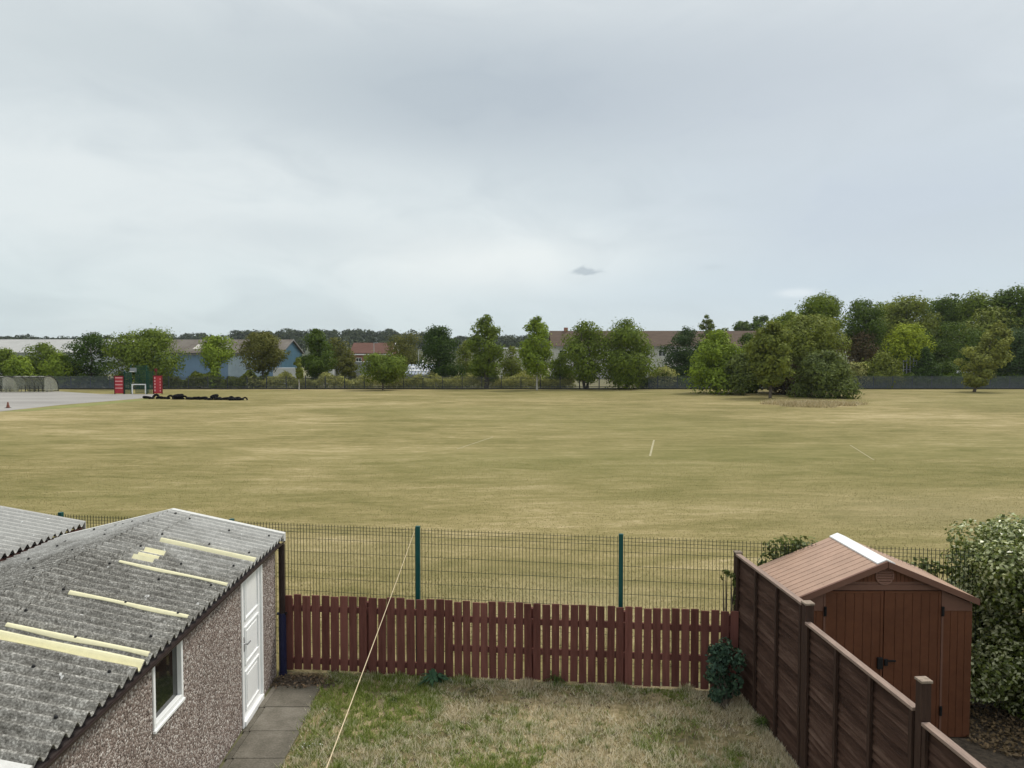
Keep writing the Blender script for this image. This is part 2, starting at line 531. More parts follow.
# paler towards the field end
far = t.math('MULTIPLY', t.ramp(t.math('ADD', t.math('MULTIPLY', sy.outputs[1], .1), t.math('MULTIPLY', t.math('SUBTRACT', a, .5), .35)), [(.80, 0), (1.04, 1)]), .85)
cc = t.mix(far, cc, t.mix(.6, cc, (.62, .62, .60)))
spots = t.noise(p, 6.5, 2, .5)
cc = t.mix(t.ramp(spots, [(.735, 0), (.755, .9)]), cc, (.03, .03, .028))
sp2 = t.noise(t.pos((1.7, 1.3, 1)), 9, 2, .5)
cc = t.mix(t.ramp(sp2, [(.73, 0), (.75, .8)]), cc, (.72, .72, .70))
t.out(t.principled(Base_Color=cc, Roughness=.95, Specular_IOR_Level=.1, Normal=t.bump(f, .25, .008)))
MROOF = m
WHITE = simple('white_paint', (.78, .78, .77), .45, .06, 9)
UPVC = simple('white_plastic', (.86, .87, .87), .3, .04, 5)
CREAM = simple('cream_sealing_tape', (.74, .70, .47), .6, .10, 12, .004)
DARKBROWN = simple('dark_brown_paint', (.035, .024, .022), .5, .3, 8)
NAVY = simple('navy_blue', (.020, .022, .060), .45, .3, 8)
STEEL = simple('worn_steel', (.42, .42, .43), .35, .2, 20, metal=.9)
BLACK = simple('black_metal', (.015, .015, .016), .45, .2, 10)
m, t = mat('dark_window_glass')
t.out(t.principled(Base_Color=(.012, .014, .012), Roughness=.04, Specular_IOR_Level=.6))
GLASS = m


def corr_sheet(xf, x0, z0, x1, z1, y0, y1, lift=0.0, amp=.035, pitch=.146, thick=.008, nx=3, phase=0.0):
    """corrugated sheet: waves run along y, sheet runs from (x0,z0) to (x1,z1)"""
    L = math.hypot(x1 - x0, z1 - z0)
    nx_, nz_ = -(z1 - z0) / L, (x1 - x0) / L
    if nz_ < 0: nx_, nz_ = -nx_, -nz_
    ny = int((y1 - y0) / pitch * 10)
    mb = MB(xf)
    vs, fs = [], []
    for s in (0, 1):
        for i in range(nx + 1):
            k = i / nx
            for j in range(ny + 1):
                y = y0 + (y1 - y0) * j / ny
                cw = cos(2 * pi * y / pitch + phase)
                h = lift + amp * (cw if cw > 0 else cw * .9) - s * thick
                vs.append((x0 + (x1 - x0) * k + nx_ * h, y, z0 + (z1 - z0) * k + nz_ * h))
    W = ny + 1; B = (nx + 1) * W
    for i in range(nx):
        for j in range(ny):
            a = i * W + j
            fs.append((a, a + 1, a + W + 1, a + W)); fs.append((B + a, B + a + W, B + a + W + 1, B + a + 1))
    for j in range(ny):
        fs.append((j, B + j, B + j + 1, j + 1))
        q = nx * W + j
        fs.append((q, q + 1, B + q + 1, B + q))
    for i in range(nx):
        a = i * W
        fs.append((a, a + W, B + a + W, B + a)); a += ny
        fs.append((a, B + a, B + a + W, a + W))
    mb.add(vs, fs)
    return mb


GL = 5.62
RX, RZ, EX, EZ, LX = -1.49, 2.375, .10, 2.005, -3.06
Y0, Y1 = -.13, GL + .16
gar = thing('garage', 'pebble-dashed garage with white side door and grey corrugated roof crossed by cream strips', 'garage', gx(-1.4, GL / 2, 0))
# openings in the right wall (along y)
d0, d1, dz = .64, 1.49, 2.0
w0, w1, wz0, wz1 = 3.24, 3.88, 1.25, 1.88
WT = .12
mb = MB(gx)
top = 1.955
mb.box(-WT, 0, 0, d0, 0, top)
mb.box(-WT, 0, d1, w0, 0, top)
mb.box(-WT, 0, w0, w1, 0, wz0)
mb.box(-WT, 0, w0, w1, wz1, top)
mb.box(-WT, 0, w1, GL, 0, top)
mb.box(-2.95, -2.95 + WT, 0, GL, 0, top)
for yy0, yy1 in ((0.003, .12), (GL - .12, GL - .003)):
    mb.add([(-2.95 + WT, yy0, 0), (-WT, yy0, 0), (-WT, yy0, top + .01), (RX, yy0, RZ - .06), (-2.95 + WT, yy0, top + .01),
            (-2.95 + WT, yy1, 0), (-WT, yy1, 0), (-WT, yy1, top + .01), (RX, yy1, RZ - .06), (-2.95 + WT, yy1, top + .01)],
           [(0, 1, 2, 3, 4), (9, 8, 7, 6, 5), (0, 5, 6, 1), (1, 6, 7, 2), (2, 7, 8, 3), (3, 8, 9, 4), (4, 9, 5, 0)])
mb.build('wall', MPEB, gar)
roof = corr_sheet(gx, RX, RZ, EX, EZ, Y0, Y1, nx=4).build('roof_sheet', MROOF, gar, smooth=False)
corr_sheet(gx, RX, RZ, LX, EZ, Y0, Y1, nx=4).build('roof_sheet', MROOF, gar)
rs = (EZ - RZ) / (EX - RX)
for sgn in (1, -1):
    xr = RX + sgn * .30
    zr = RZ + rs * .30
    corr_sheet(gx, RX, RZ, xr, zr, Y0 + .01, Y1 - .01, lift=.016, nx=2).build('ridge_cap', MROOF, gar)
# slight downhill second course of sheets: a lap line half way down
# cream sealing strips along single waves
def roof_hit(px, py):
    dd = ray(px, py)
    # plane through right slope in local coords: z = RZ + rs*(x-RX)
    best = None
    for k in range(1, 40000):
        tt = k * .0005 * 1.0 + 3
        X, Y, Z = dd[0] * tt, dd[1] * tt, H + dd[2] * tt
        lx = (X - gO[0]) * e0[0] + (Y - gO[1]) * e0[1]
        ly = (X - gO[0]) * e1[0] + (Y - gO[1]) * e1[1]
        if Z <= RZ + rs * (lx - RX) + .02: return lx, ly
    return None


def strip(a, b, wd):
    (xa, ya), (xb, yb) = roof_hit(*a), roof_hit(*b)
    pitch = .146
    yc = (ya + yb) / 2
    if wd < .12: yc = round(yc / pitch) * pitch
    xb = min(xb, EX - .004)
    n, q = 10, 8
    vs, fs = [], []
    for s in (0, 1):
        for i in range(q + 1):
            x = xa + (xb - xa) * i / q
            for j in range(n + 1):
                y = yc - wd / 2 + wd * j / n + .004 * sin(7 * x + 3 * yc) * (j in (0, n))
                h = .035 * cos(2 * pi * y / pitch) + (.007 if s == 0 else .001)
                vs.append((x + .233 * h, y, RZ + rs * (x - RX) + .97 * h))
    W = n + 1; B = (q + 1) * W
    for i in range(q):
        for j in range(n):
            o = i * W + j
            fs.append((o, o + W, o + W + 1, o + 1))
        fs += [(i * W, B + i * W, B + (i + 1) * W, (i + 1) * W), (i * W + n, (i + 1) * W + n, B + (i + 1) * W + n, B + i * W + n)]
    for j in range(n):
        fs += [(j, j + 1, B + j + 1, B + j), (q * W + j, B + q * W + j, B + q * W + j + 1, q * W + j + 1)]
    return MB(gx).add(vs, fs).build('sealing_strip', CREAM, gar)


strip((159, 540), (258, 557), .085)
strip((117, 563), (228, 584), .05)
strip((68, 593), (189, 616), .055)
strip((6, 625), (149, 654), .06)
strip((-20, 634), (142, 664), .125)
strip((137, 553), (160, 556), .42)
bm_ = MB(); bm_.tube([(0, 0, -.004), (0, 0, .006), (0, 0, .016)], [.015, .014, .007], 8)
b0 = None
for (xo, j0) in ((.36, 1), (.95, 2), (1.45, 1), (-.36, 2), (-.95, 1)):
    for j in range(j0, 38, 5):
        yb_ = (j + (RNG.integers(0, 2) if j % 3 == 0 else 0)) * .146
        z_ = RZ + rs * abs(xo) + .036
        p_ = gx(RX + xo, yb_, z_)
        og_ = ORIG[gar.name]
        if b0 is None:
            b0 = link_mesh('bolt', bpy.data.meshes.new('bolt'), None, gar)
            b0.data.from_pydata(bm_.v, [], bm_.f); b0.data.materials.append(BLACK); o = b0
        else:
            o = b0.copy(); COL.objects.link(o); o.parent = gar
        o.location = (p_[0] - og_[0], p_[1] - og_[1], p_[2])
BARGE = simple('weathered_white_trim', (.56, .56, .54), .7, .15, 14)
# trims
for sgn, xe in ((1, EX), (-1, LX)):
    for yc, nm in ((Y0 - .02, 'barge_board'), (Y1 + .02, 'barge_board')):
        mb = MB(gx); tz = .06 if yc < 1 else .035
        p, q = (RX, yc, RZ - .025), (xe, yc, EZ - .025)
        mb.hexa([(p[0], yc - .045, p[2] - .06), (q[0], yc - .045, q[2] - .06), (q[0], yc + .045, q[2] - .06), (p[0], yc + .045, p[2] - .06),
                 (p[0], yc - .045, p[2] + tz), (q[0], yc - .045, q[2] + tz), (q[0], yc + .045, q[2] + tz), (p[0], yc + .045, p[2] + tz)])
        mb.build(nm, BARGE, gar)
mb = MB(gx)   # gutter: half round channel
pts = [(.062 + .050 * cos(a), .050 * sin(a)) for a in np.linspace(pi, 2 * pi, 9)] + [(.062 + .043 * cos(a), .043 * sin(a)) for a in np.linspace(2 * pi, pi, 9)]
mb.prism([(x + .01, z + 1.945) for x, z in pts], Y0 + .05, Y1 - .03)
mb.build('gutter', DARKBROWN, gar)
MB(gx).box(.001, .022, Y0 + .05, Y1 - .04, 1.865, 1.945).build('fascia', DARKBROWN, gar)
mb = MB(gx); mb.tube([(.075, -.06, 1.90), (.075, -.06, .72)], .045, 12)
dp = mb.build('drainpipe', DARKBROWN, gar, smooth=False)
mb = MB(gx); mb.tube([(.075, -.06, .90), (.075, -.06, .03)], .055, 12); mb.tube([(.075, -.06, .03), (.075, -.06, .0)], .062, 12)
MB(gx).box(.0, .14, -.09, -.03, .88, .90).build('bracket', BLACK, dp)
mb.build('lower_pipe', NAVY, dp)  # lower length of the pipe coloured navy
# door
mb = MB(gx)
mb.box(-.055, -.012, d0 + .05, d1 - .05, .075, dz - .03)
door = None
ph = [(.16, .66), (.74, 1.22), (1.30, 1.92)]
for z0, z1 in ph:       # raised mouldings round each panel
    a, b, ww = d0 + .15, d1 - .15, .028
    mb.box(-.012, .004, a, b, z0, z0 + ww); mb.box(-.012, .004, a, b, z1 - ww, z1)
    mb.box(-.012, .004, a, a + ww, z0 + ww, z1 - ww); mb.box(-.012, .004, b - ww, b, z0 + ww, z1 - ww)
    mb.box(-.012, -.003, a + .07, b - .07, z0 + .07, z1 - .07)
door = mb.build('door', UPVC, gar, bevel=.004)
mb = MB(gx)
mb.box(-.07, .012, d0, d0 + .05, .0, dz); mb.box(-.07, .012, d1 - .05, d1, .0, dz)
mb.box(-.07, .012, d0 + .05, d1 - .05, dz - .03, dz); mb.box(-.07, .03, d0 + .05, d1 - .05, .0, .07)
mb.build('frame', UPVC, door, bevel=.004)
mb = MB(gx); mb.box(-.012, .0, d1 - .115, d1 - .075, .93, 1.11); mb.tube([(.0, d1 - .095, 1.03), (.045, d1 - .095, 1.03), (.045, d1 - .20, 1.03)], .010, 8)
mb.build('handle', STEEL, door)
# window
mb = MB(gx)
mb.box(-.07, .014, w0, w0 + .040, wz0, wz1); mb.box(-.07, .014, w1 - .040, w1, wz0, wz1)
mb.box(-.07, .014, w0 + .040, w1 - .040, wz1 - .040, wz1); mb.box(-.07, .014, w0 + .040, w1 - .040, wz0, wz0 + .045)
win = mb.build('window', UPVC, gar, bevel=.004)
MB(gx).box(-.045, -.03, w0 + .040, w1 - .040, wz0 + .045, wz1 - .040).build('pane', GLASS, win)
MB(gx).box(.001, .028, w0 - .01, w1 + .01, wz0 - .03, wz0 - .002).build('sill', UPVC, win, bevel=.004)

# neighbour's garage on the left
nO = (-6.55, 10.95); ny_ = .0; _m = math.hypot(ny_, 1)
def nx_(x, y, z): return (nO[0] + (x + y * ny_) / _m, nO[1] + (x * ny_ - y) / _m, z)
nb = thing('garage', 'neighbouring low garage whose grey corrugated roof edge shows dark brown at far left', 'garage', nx_(-1.4, 2.5, 0))
MB(nx_).box(-2.75, -.1, .1, 5.4, 0, 1.84).build('wall', MPEB, nb)
corr_sheet(nx_, -1.45, 2.30, 0, 2.035, 0, 5.6, nx=3).build('roof_sheet', MROOF, nb)
corr_sheet(nx_, -1.45, 2.30, -2.9, 2.035, 0, 5.6, nx=3).build('roof_sheet', MROOF, nb)
MB(nx_).box(-.07, -.03, .02, 5.58, 1.80, 1.985).build('fascia', simple('red_brown_paint', (.075, .032, .028), .6, .3, 6), nb)
for a, b in ((-1.45, 0), (-1.45, -2.9)):
    mb = MB(nx_); mb.hexa([(a, -.03, 2.21), (b, -.03, 1.95), (b, .0, 1.95), (a, .0, 2.21), (a, -.03, 2.335), (b, -.03, 2.07), (b, .0, 2.07), (a, .0, 2.335)])
    mb.build('barge_board', simple('grey_trim', (.34, .33, .31), .8, .2, 9), nb)

# ------------------------------------------------------------------ red-brown picket fence
m, t = mat('stained_picket')
p = t.pos((7, 7, .7)); g = t.n('ShaderNodeNewGeometry').outputs['Random Per Island']
a = t.noise(p, 3, 5, .6)
f = t.math('ADD', t.math('MULTIPLY', a, .7), t.math('MULTIPLY', g, .3))
t.out(t.principled(Base_Color=t.ramp(f, [(.3, (.098, .038, .031)), (.7, (.200, .082, .068))]), Roughness=.8, Specular_IOR_Level=.12, Normal=t.bump(a, .3, .005)))
MPICK = m
PA, PB = np.array((-3.33, 10.376)), np.array((3.05, 9.71))
pd = unit(PB - PA); pL = np.linalg.norm(PB - PA)
def pf(x, y, z): return (PA[0] + pd[0] * x - pd[1] * y, PA[1] + pd[1] * x + pd[0] * y, z)
pk = thing('picket_fence', 'low reddish-brown timber picket fence across the end of the lawn', 'fence', pf(pL / 2, 0, 0))
x = .02; split = 2.42
mbs = [MB(pf), MB(pf)]
i = 0
while x < pL - .06:
    lf = x < split
    wd = (.112 if lf else .104) + random.uniform(-.004, .004)
    tp = (1.135 if lf else 1.125) + random.uniform(-.014, .012)
    th = random.uniform(-.003, .003)
    ti = random.uniform(-.010, .010)
    yo = 0
    q = [(x, -.022 + th), (x + wd, -.022 + th), (x + wd, th), (x, th)]
    z0 = .035 + random.uniform(-.012, .015)
    mbs[0 if lf else 1].hexa([(a, b, z0) for a, b in q] + [(a + ti, b, tp) for a, b in q])
    x += wd + (.027 if lf else .024) + random.uniform(-.005, .005)
    if split - .02 < x < split + .10: x -= .034
for k, mb in enumerate(mbs): mb.build('picket_panel', MPICK, pk)
for (a, b, z) in ((0, split - .01, .93), (0, split - .01, .16), (split + .01, pL, .86), (split + .01, pL, .44)):
    MB(pf).box(a, b, .002, .042, z - .042, z + .042).build('rail', MPICK, pk)
for xp in (.06, 1.25, split, 3.62, 4.9, pL - .08):
    MB(pf).box(xp - .035, xp + .035, .045, .115, 0, 1.04).build('post', MPICK, pk)

# ------------------------------------------------------------------ green mesh fence
GREEN = simple('green_powder_coat', (.010, .074, .066), .4, .2, 5)
WIRE = simple('dark_green_wire', (.010, .020, .014), .5, .2, 5)
FA, FB = np.array((-1.39, 10.53)), np.array((1.537, 10.06))
fd = unit(FB - FA); bay = np.linalg.norm(FB - FA)
def ff(x, y, z): return (FA[0] + fd[0] * x - fd[1] * y, FA[1] + fd[1] * x + fd[0] * y, z)
mf = thing('mesh_fence', 'dark green wire mesh fence with green posts behind the picket fence', 'fence', ff(bay / 2, 0, 0))
for k in range(-3, 4):
    x0 = k * bay
    MB(ff).box(x0 - .032, x0 + .032, -.03, .03, 0, 2.10).build('post', GREEN, mf, bevel=.006)
    if k < 3:
        mb = MB(ff)
        n = int(bay / .051)
        for j in range(n):
            xx = x0 + .05 + (bay - .10) * j / (n - 1)
            mb.box(xx - .0029, xx + .0029, .032, .0378, .03, 2.06)
        zs = [.03 + .2 * i for i in range(11)] + [1.93, 1.98]
        for z in zs:
            mb.box(x0 + .034, x0 + bay - .034, .0382, .0436, z - .0019, z + .0019)
        mb.build('mesh_panel', WIRE, mf)

# washing line from the post top back to the house
LA, LB = np.array(ff(-.04, -.04, 2.03)), np.array((-.575, .55, 3.155))
ln = []
for k in range(25):
    s = k / 24
    q = LA + (LB - LA) * s
    ln.append((q[0], q[1], q[2] - .10 * 4 * s * (1 - s) * .3))
o = MB().tube(ln, .0028, 6).build('washing_line', simple('straw_rope', (.55, .45, .30), .8, .25, 60), origin=tuple(LA))
tag(o, 'thin straw-coloured washing line slanting from the green post over the lawn', 'rope')

# ------------------------------------------------------------------ brown panel fence on the right
m, t = mat('dark_lap_board')
p = t.pos((4, .8, 9)); g = t.n('ShaderNodeNewGeometry').outputs['Random Per Island']
a = t.noise(p, 2.4, 6, .65, .5)
b = t.noise(t.pos((1, 1, 1)), 1.4, 3, .5)
f = t.math('ADD', t.math('ADD', t.math('MULTIPLY', a, .6), t.math('MULTIPLY', g, .22)), t.math('MULTIPLY', b, .18))
t.out(t.principled(Base_Color=t.ramp(f, [(.32, (.028, .015, .011)), (.52, (.072, .041, .030)), (.7, (.140, .090, .069))]), Roughness=.85, Specular_IOR_Level=.12, Normal=t.bump(a, .4, .006)))
MLAP = m
MPOST = simple('dark_timber_post', (.046, .026, .019), .8, .35, 7, .005, stretch=(5, 5, .6))
MCAP = simple('weathered_cap_rail', (.26, .19, .155), .75, .3, 7, .004, stretch=(5, .8, 5))
fX0, fY0 = 3.122, 9.82
sl_ = .055
_q = math.hypot(sl_, 1)
def rf(x, y, z): return (fX0 + (x + y * sl_) / _q, fY0 + (x * sl_ - y) / _q, z)     # y runs towards the camera, x to the right
pfn = thing('panel_fence', 'tall dark brown lap-panel timber fence stepping down between lawn and shed', 'fence', rf(0, 2.5, 0))
spans = [(.06, 2.02, 1.90), (2.12, 4.03, 1.725), (4.15, 5.9, 1.665)]
for (a, b, hh) in spans:
    mb = MB(rf)
    nb_ = 20
    for i in range(nb_):
        z0 = .05 + (hh - .09) * i / nb_; z1 = z0 + (hh - .09) / nb_ + .022
        wv = [random.uniform(-.006, .006) for _ in range(7)]
        vs, fs = [], []
        for s in range(7):
            ya = a + (b - a) * s / 6
            vs += [(-.034, ya, z0 + wv[s]), (-.020, ya, z0 + wv[s]), (.010, ya, z1), (.001, ya, z1 + wv[s] * .5)]
        for s in range(6):
            for q in range(4): fs.append((s * 4 + q, s * 4 + (q + 1) % 4, s * 4 + 4 + (q + 1) % 4, s * 4 + 4 + q))
        fs += [(3, 2, 1, 0), (24, 25, 26, 27)]
        mb.add(vs, fs)
    pan = mb.build('fence_panel', MLAP, pfn)
    for k in range(4):
        yc = a + .03 + (b - a - .06) * k / 3
        MB(rf).box(-.062, -.036, yc - .022, yc + .022, .04, hh - .032).build('batten', MPOST, pan)
    MB(rf).box(-.066, .004, a, b, hh - .03, hh).build('capping_rail', MCAP, pan, bevel=.005)
for (yc, hh, wd) in ((.0, 1.895, .085), (2.075, 1.905, .095), (4.09, 1.97, .082)):
    ps = MB(rf).box(-wd / 2 - .012, wd / 2 - .012, yc - wd / 2, yc + wd / 2, 0, hh).build('post', MPOST, pfn, bevel=.004)
    MB(rf).box(-wd / 2 - .020, wd / 2 - .004, yc - wd / 2 - .008, yc + wd / 2 + .008, hh, hh + .022).build('post_cap', simple('bleached_end_grain', (.27, .215, .17), .9, .5, 25), ps, bevel=.004)

# ------------------------------------------------------------------ brown plastic shed
SBR = simple('brown_resin', (.125, .048, .024), .5, .22, 3)
STR = simple('brown_resin_trim', (.165, .085, .060), .5, .10, 3)
SRF = simple('pale_brown_resin_roof', (.40, .265, .195), .5, .16, 3)
SX0, SX1, SY0, SY1 = 3.385, 5.505, 8.5, 9.70
SC = (SX0 + SX1) / 2; EVZ, APZ = 1.675, 2.13
shed = thing('shed', 'brown plastic apex shed with double doors and ridge coloured white for glare behind the panel fence', 'shed', (SC, 9.1, 0))
def grooved(mb, x0, x1, z0, z1f, y, pitch, face=-1, th=.04, gap=.005):
    """vertical boards facing -y; z1f(x) = top"""
    n = max(1, round((x1 - x0) / pitch)); pw = (x1 - x0) / n
    for i in range(n):
        a, b = x0 + i * pw + (gap / 2 if i else 0), x0 + (i + 1) * pw - (gap / 2 if i < n - 1 else 0)
        mb.hexa([(a, y, z0), (b, y, z0), (b, y + th, z0), (a, y + th, z0), (a, y, z1f(a)), (b, y, z1f(b)), (b, y + th, z1f(b)), (a, y + th, z1f(a))])
    mb.add([(x0, y + th * .35, z0), (x1, y + th * .35, z0), (x1, y + th * .35, z1f(x1)), (x0, y + th * .35, z1f(x0))], [(0, 1, 2, 3)])
gab = lambda x: EVZ + (APZ - EVZ) * (1 - abs(x - SC) / (SX1 - SC)) - .03
DX0, DX1, DZ = 3.75, 5.13, 1.80
mb = MB()
grooved(mb, SX0, DX0 - .03, .02, lambda x: EVZ - .12, SY0, .095)
grooved(mb, DX1 + .03, SX1, .02, lambda x: EVZ - .12, SY0, .095)
grooved(mb, DX0 + .1, SC, DZ + .11, gab, SY0, .05); grooved(mb, SC, DX1 - .1, DZ + .11, gab, SY0, .05)
for xs in (SX0, SX1 - .04):       # side walls
    n = 11; pw = (SY1 - SY0 - .05) / n
    for i in range(n): mb.box(xs, xs + .04, SY0 + .045 + i * pw + .004, SY0 + .045 + (i + 1) * pw - .004, .02, EVZ)
mb.add([(SX0 + .04, SY1 - .04, .02), (SX1 - .04, SY1 - .04, .02), (SX1 - .04, SY1 - .04, EVZ - .02), (SC, SY1 - .04, APZ - .03), (SX0 + .04, SY1 - .04, EVZ - .02),
        (SX0 + .04, SY1, .02), (SX1 - .04, SY1, .02), (SX1 - .04, SY1, EVZ - .02), (SC, SY1, APZ - .03), (SX0 + .04, SY1, EVZ - .02)],
       [(0, 1, 2, 3, 4), (9, 8, 7, 6, 5), (0, 5, 6, 1), (1, 6, 7, 2), (4, 9, 5, 0), (2, 7, 8, 3), (3, 8, 9, 4)])
mb.build('wall', SBR, shed)
mb = MB()          # lintel, jambs and eave pieces
mb.box(DX0 - .03, DX1 + .03, SY0 - .012, SY0 + .03, DZ + .012, DZ + .075)
mb.box(DX0 - .028, DX0 - .004, SY0 - .010, SY0 + .03, .02, DZ + .010); mb.box(DX1 + .004, DX1 + .028, SY0 - .010, SY0 + .03, .02, DZ + .010)
for s in (-1, 1):
    xa = SC + s * (SX1 - SC - .005); xb = SC + s * (DX1 - SC + .032)
    vs = [(xa, EVZ - .115), (xb, EVZ - .115), (xb, gab(xb) + .0), (xa, gab(xa))]
    if s > 0: vs = vs[::-1]
    mb.prism(vs, SY0 - .004, SY0 + .035)
mb.prism([(DX0 - .03, DZ + .076), (DX0 + .1, DZ + .076), (DX0 + .1, gab(DX0 + .1)), (DX0 - .03, gab(DX0 - .03))], SY0 - .003, SY0 + .03)
mb.prism([(DX1 - .1, DZ + .076), (DX1 + .03, DZ + .076), (DX1 + .03, gab(DX1 + .03)), (DX1 - .1, gab(DX1 - .1))], SY0 - .003, SY0 + .03)
mb.box(DX0 + .1, DX1 - .1, SY0 + .0, SY0 + .03, DZ + .076, DZ + .11)
mb.build('trim', STR, shed)
for (a, b, hs) in ((DX0, SC - .006, DX0 - .012), (SC + .006, DX1, DX1 + .012)):
    mb = MB()
    grooved(mb, a + .03, b - .03, .05, lambda x: DZ - .03, SY0 + .004, .112, gap=.005)
    mb.box(a, a + .03, SY0 - .004, SY0 + .04, .03, DZ); mb.box(b - .03, b, SY0 - .004, SY0 + .04, .03, DZ)
    mb.box(a + .03, b - .03, SY0 - .002, SY0 + .04, DZ - .03, DZ - .002)
    dr = mb.build('door', SBR, shed)
    for hz in (.35, 1.56): MB().tube([(hs, SY0 - .022, hz - .055), (hs, SY0 - .022, hz + .055)], .016, 8).build('hinge', BLACK, dr)
    if a < SC - .1:
        MB().box(SC - .075, SC - .01, SY0 - .03, SY0 - .0045, .86, 1.0).build('latch', BLACK, dr, bevel=.005)
    else:
        mb = MB(); mb.box(SC + .012, SC + .05, SY0 - .028, SY0 - .0045, .90, .98); mb.box(SC + .05, SC + .15, SY0 - .022, SY0 - .0045, .945, .965)
        mb.build('handle', BLACK, dr, bevel=.004)
mb = MB()          # round louvred vent
cz = DZ + .185
ring = [(SC + .105 * cos(a), SY0 - .012, cz + .105 * sin(a)) for a in np.linspace(0, 2 * pi, 29)]
mb.tube(ring, .008, 6, cap=False)
for z in np.linspace(-.08, .08, 6):
    hw = sqrt(max(.0, .10 ** 2 - z * z))
    mb.hexa([(SC - hw, SY0 - .020, cz + z - .010), (SC + hw, SY0 - .020, cz + z - .010), (SC + hw, SY0 - .001, cz + z + .002), (SC - hw, SY0 - .001, cz + z + .002),
             (SC - hw, SY0 - .020, cz + z - .004), (SC + hw, SY0 - .020, cz + z - .004), (SC + hw, SY0 - .001, cz + z + .010), (SC - hw, SY0 - .001, cz + z + .010)])
mb.build('vent', simple('pale_vent_resin', (.24, .13, .095), .5, .1, 3), shed)
OV = .035
for s in (-1, 1):
    mb = MB()
    xe, ze = SC + s * (SX1 - SC + OV), EVZ + .005
    n = 11; ya, yb = SY0 - .05, SY1 + .05; pw = (yb - ya) / n
    def slab(y0, y1, zo, th):
        q = [(SC + s * .004, APZ + .02 + zo), (xe, ze + .02 + zo)]
        pts = [(q[0][0], y0, q[0][1] - th), (q[1][0], y0, q[1][1] - th), (q[1][0], y1, q[1][1] - th), (q[0][0], y1, q[0][1] - th),
               (q[0][0], y0, q[0][1]), (q[1][0], y0, q[1][1]), (q[1][0], y1, q[1][1]), (q[0][0], y1, q[0][1])]
        if s < 0: pts = [pts[i] for i in (1, 0, 3, 2, 5, 4, 7, 6)]
        mb.hexa(pts)
    for i in range(n): slab(ya + i * pw + (.006 if i else 0), ya + (i + 1) * pw - (.006 if i < n - 1 else 0), .022, .02)
    slab(ya + .002, yb - .002, .0, .02)
    rp = mb.build('roof_panel', SRF, shed)
    mb = MB()                     # gable edge strip
    slab(SY0 - .085, SY0 - .052, .026, .075); mb.build('barge_board', STR, rp)
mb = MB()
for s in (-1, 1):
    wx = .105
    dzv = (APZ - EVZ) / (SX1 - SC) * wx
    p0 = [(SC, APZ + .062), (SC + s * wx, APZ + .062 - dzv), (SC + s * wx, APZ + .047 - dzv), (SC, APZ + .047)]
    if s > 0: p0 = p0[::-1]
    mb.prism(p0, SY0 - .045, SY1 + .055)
mb.build('ridge_cap', UPVC, shed)  # white colour stands in for a bright reflection along the ridge

# ------------------------------------------------------------------ trees
def profile(kind, t):
    if kind == 'round': return np.sqrt(np.clip(1 - (2 * t - 1) ** 2, 0, 1)) ** .85
    if kind == 'oval': return np.sin(pi * t ** .75) ** .65
    if kind == 'column': return np.clip(np.sin(pi * (t * .93 + .05)), 0, 1) ** .45 * (1 - .25 * t)
    if kind == 'cone': return (1 - t) ** .75 * np.clip(t * 7 + .25, 0, 1)
    if kind == 'dome': return np.sqrt(np.clip(1 - t ** 2.2, 0, 1)) * np.clip(.8 + t * 1.2, 0, 1)
    if kind == 'vase': return np.clip(np.sin(pi * t ** 1.5 * .95 + .08), 0, 1) ** .6


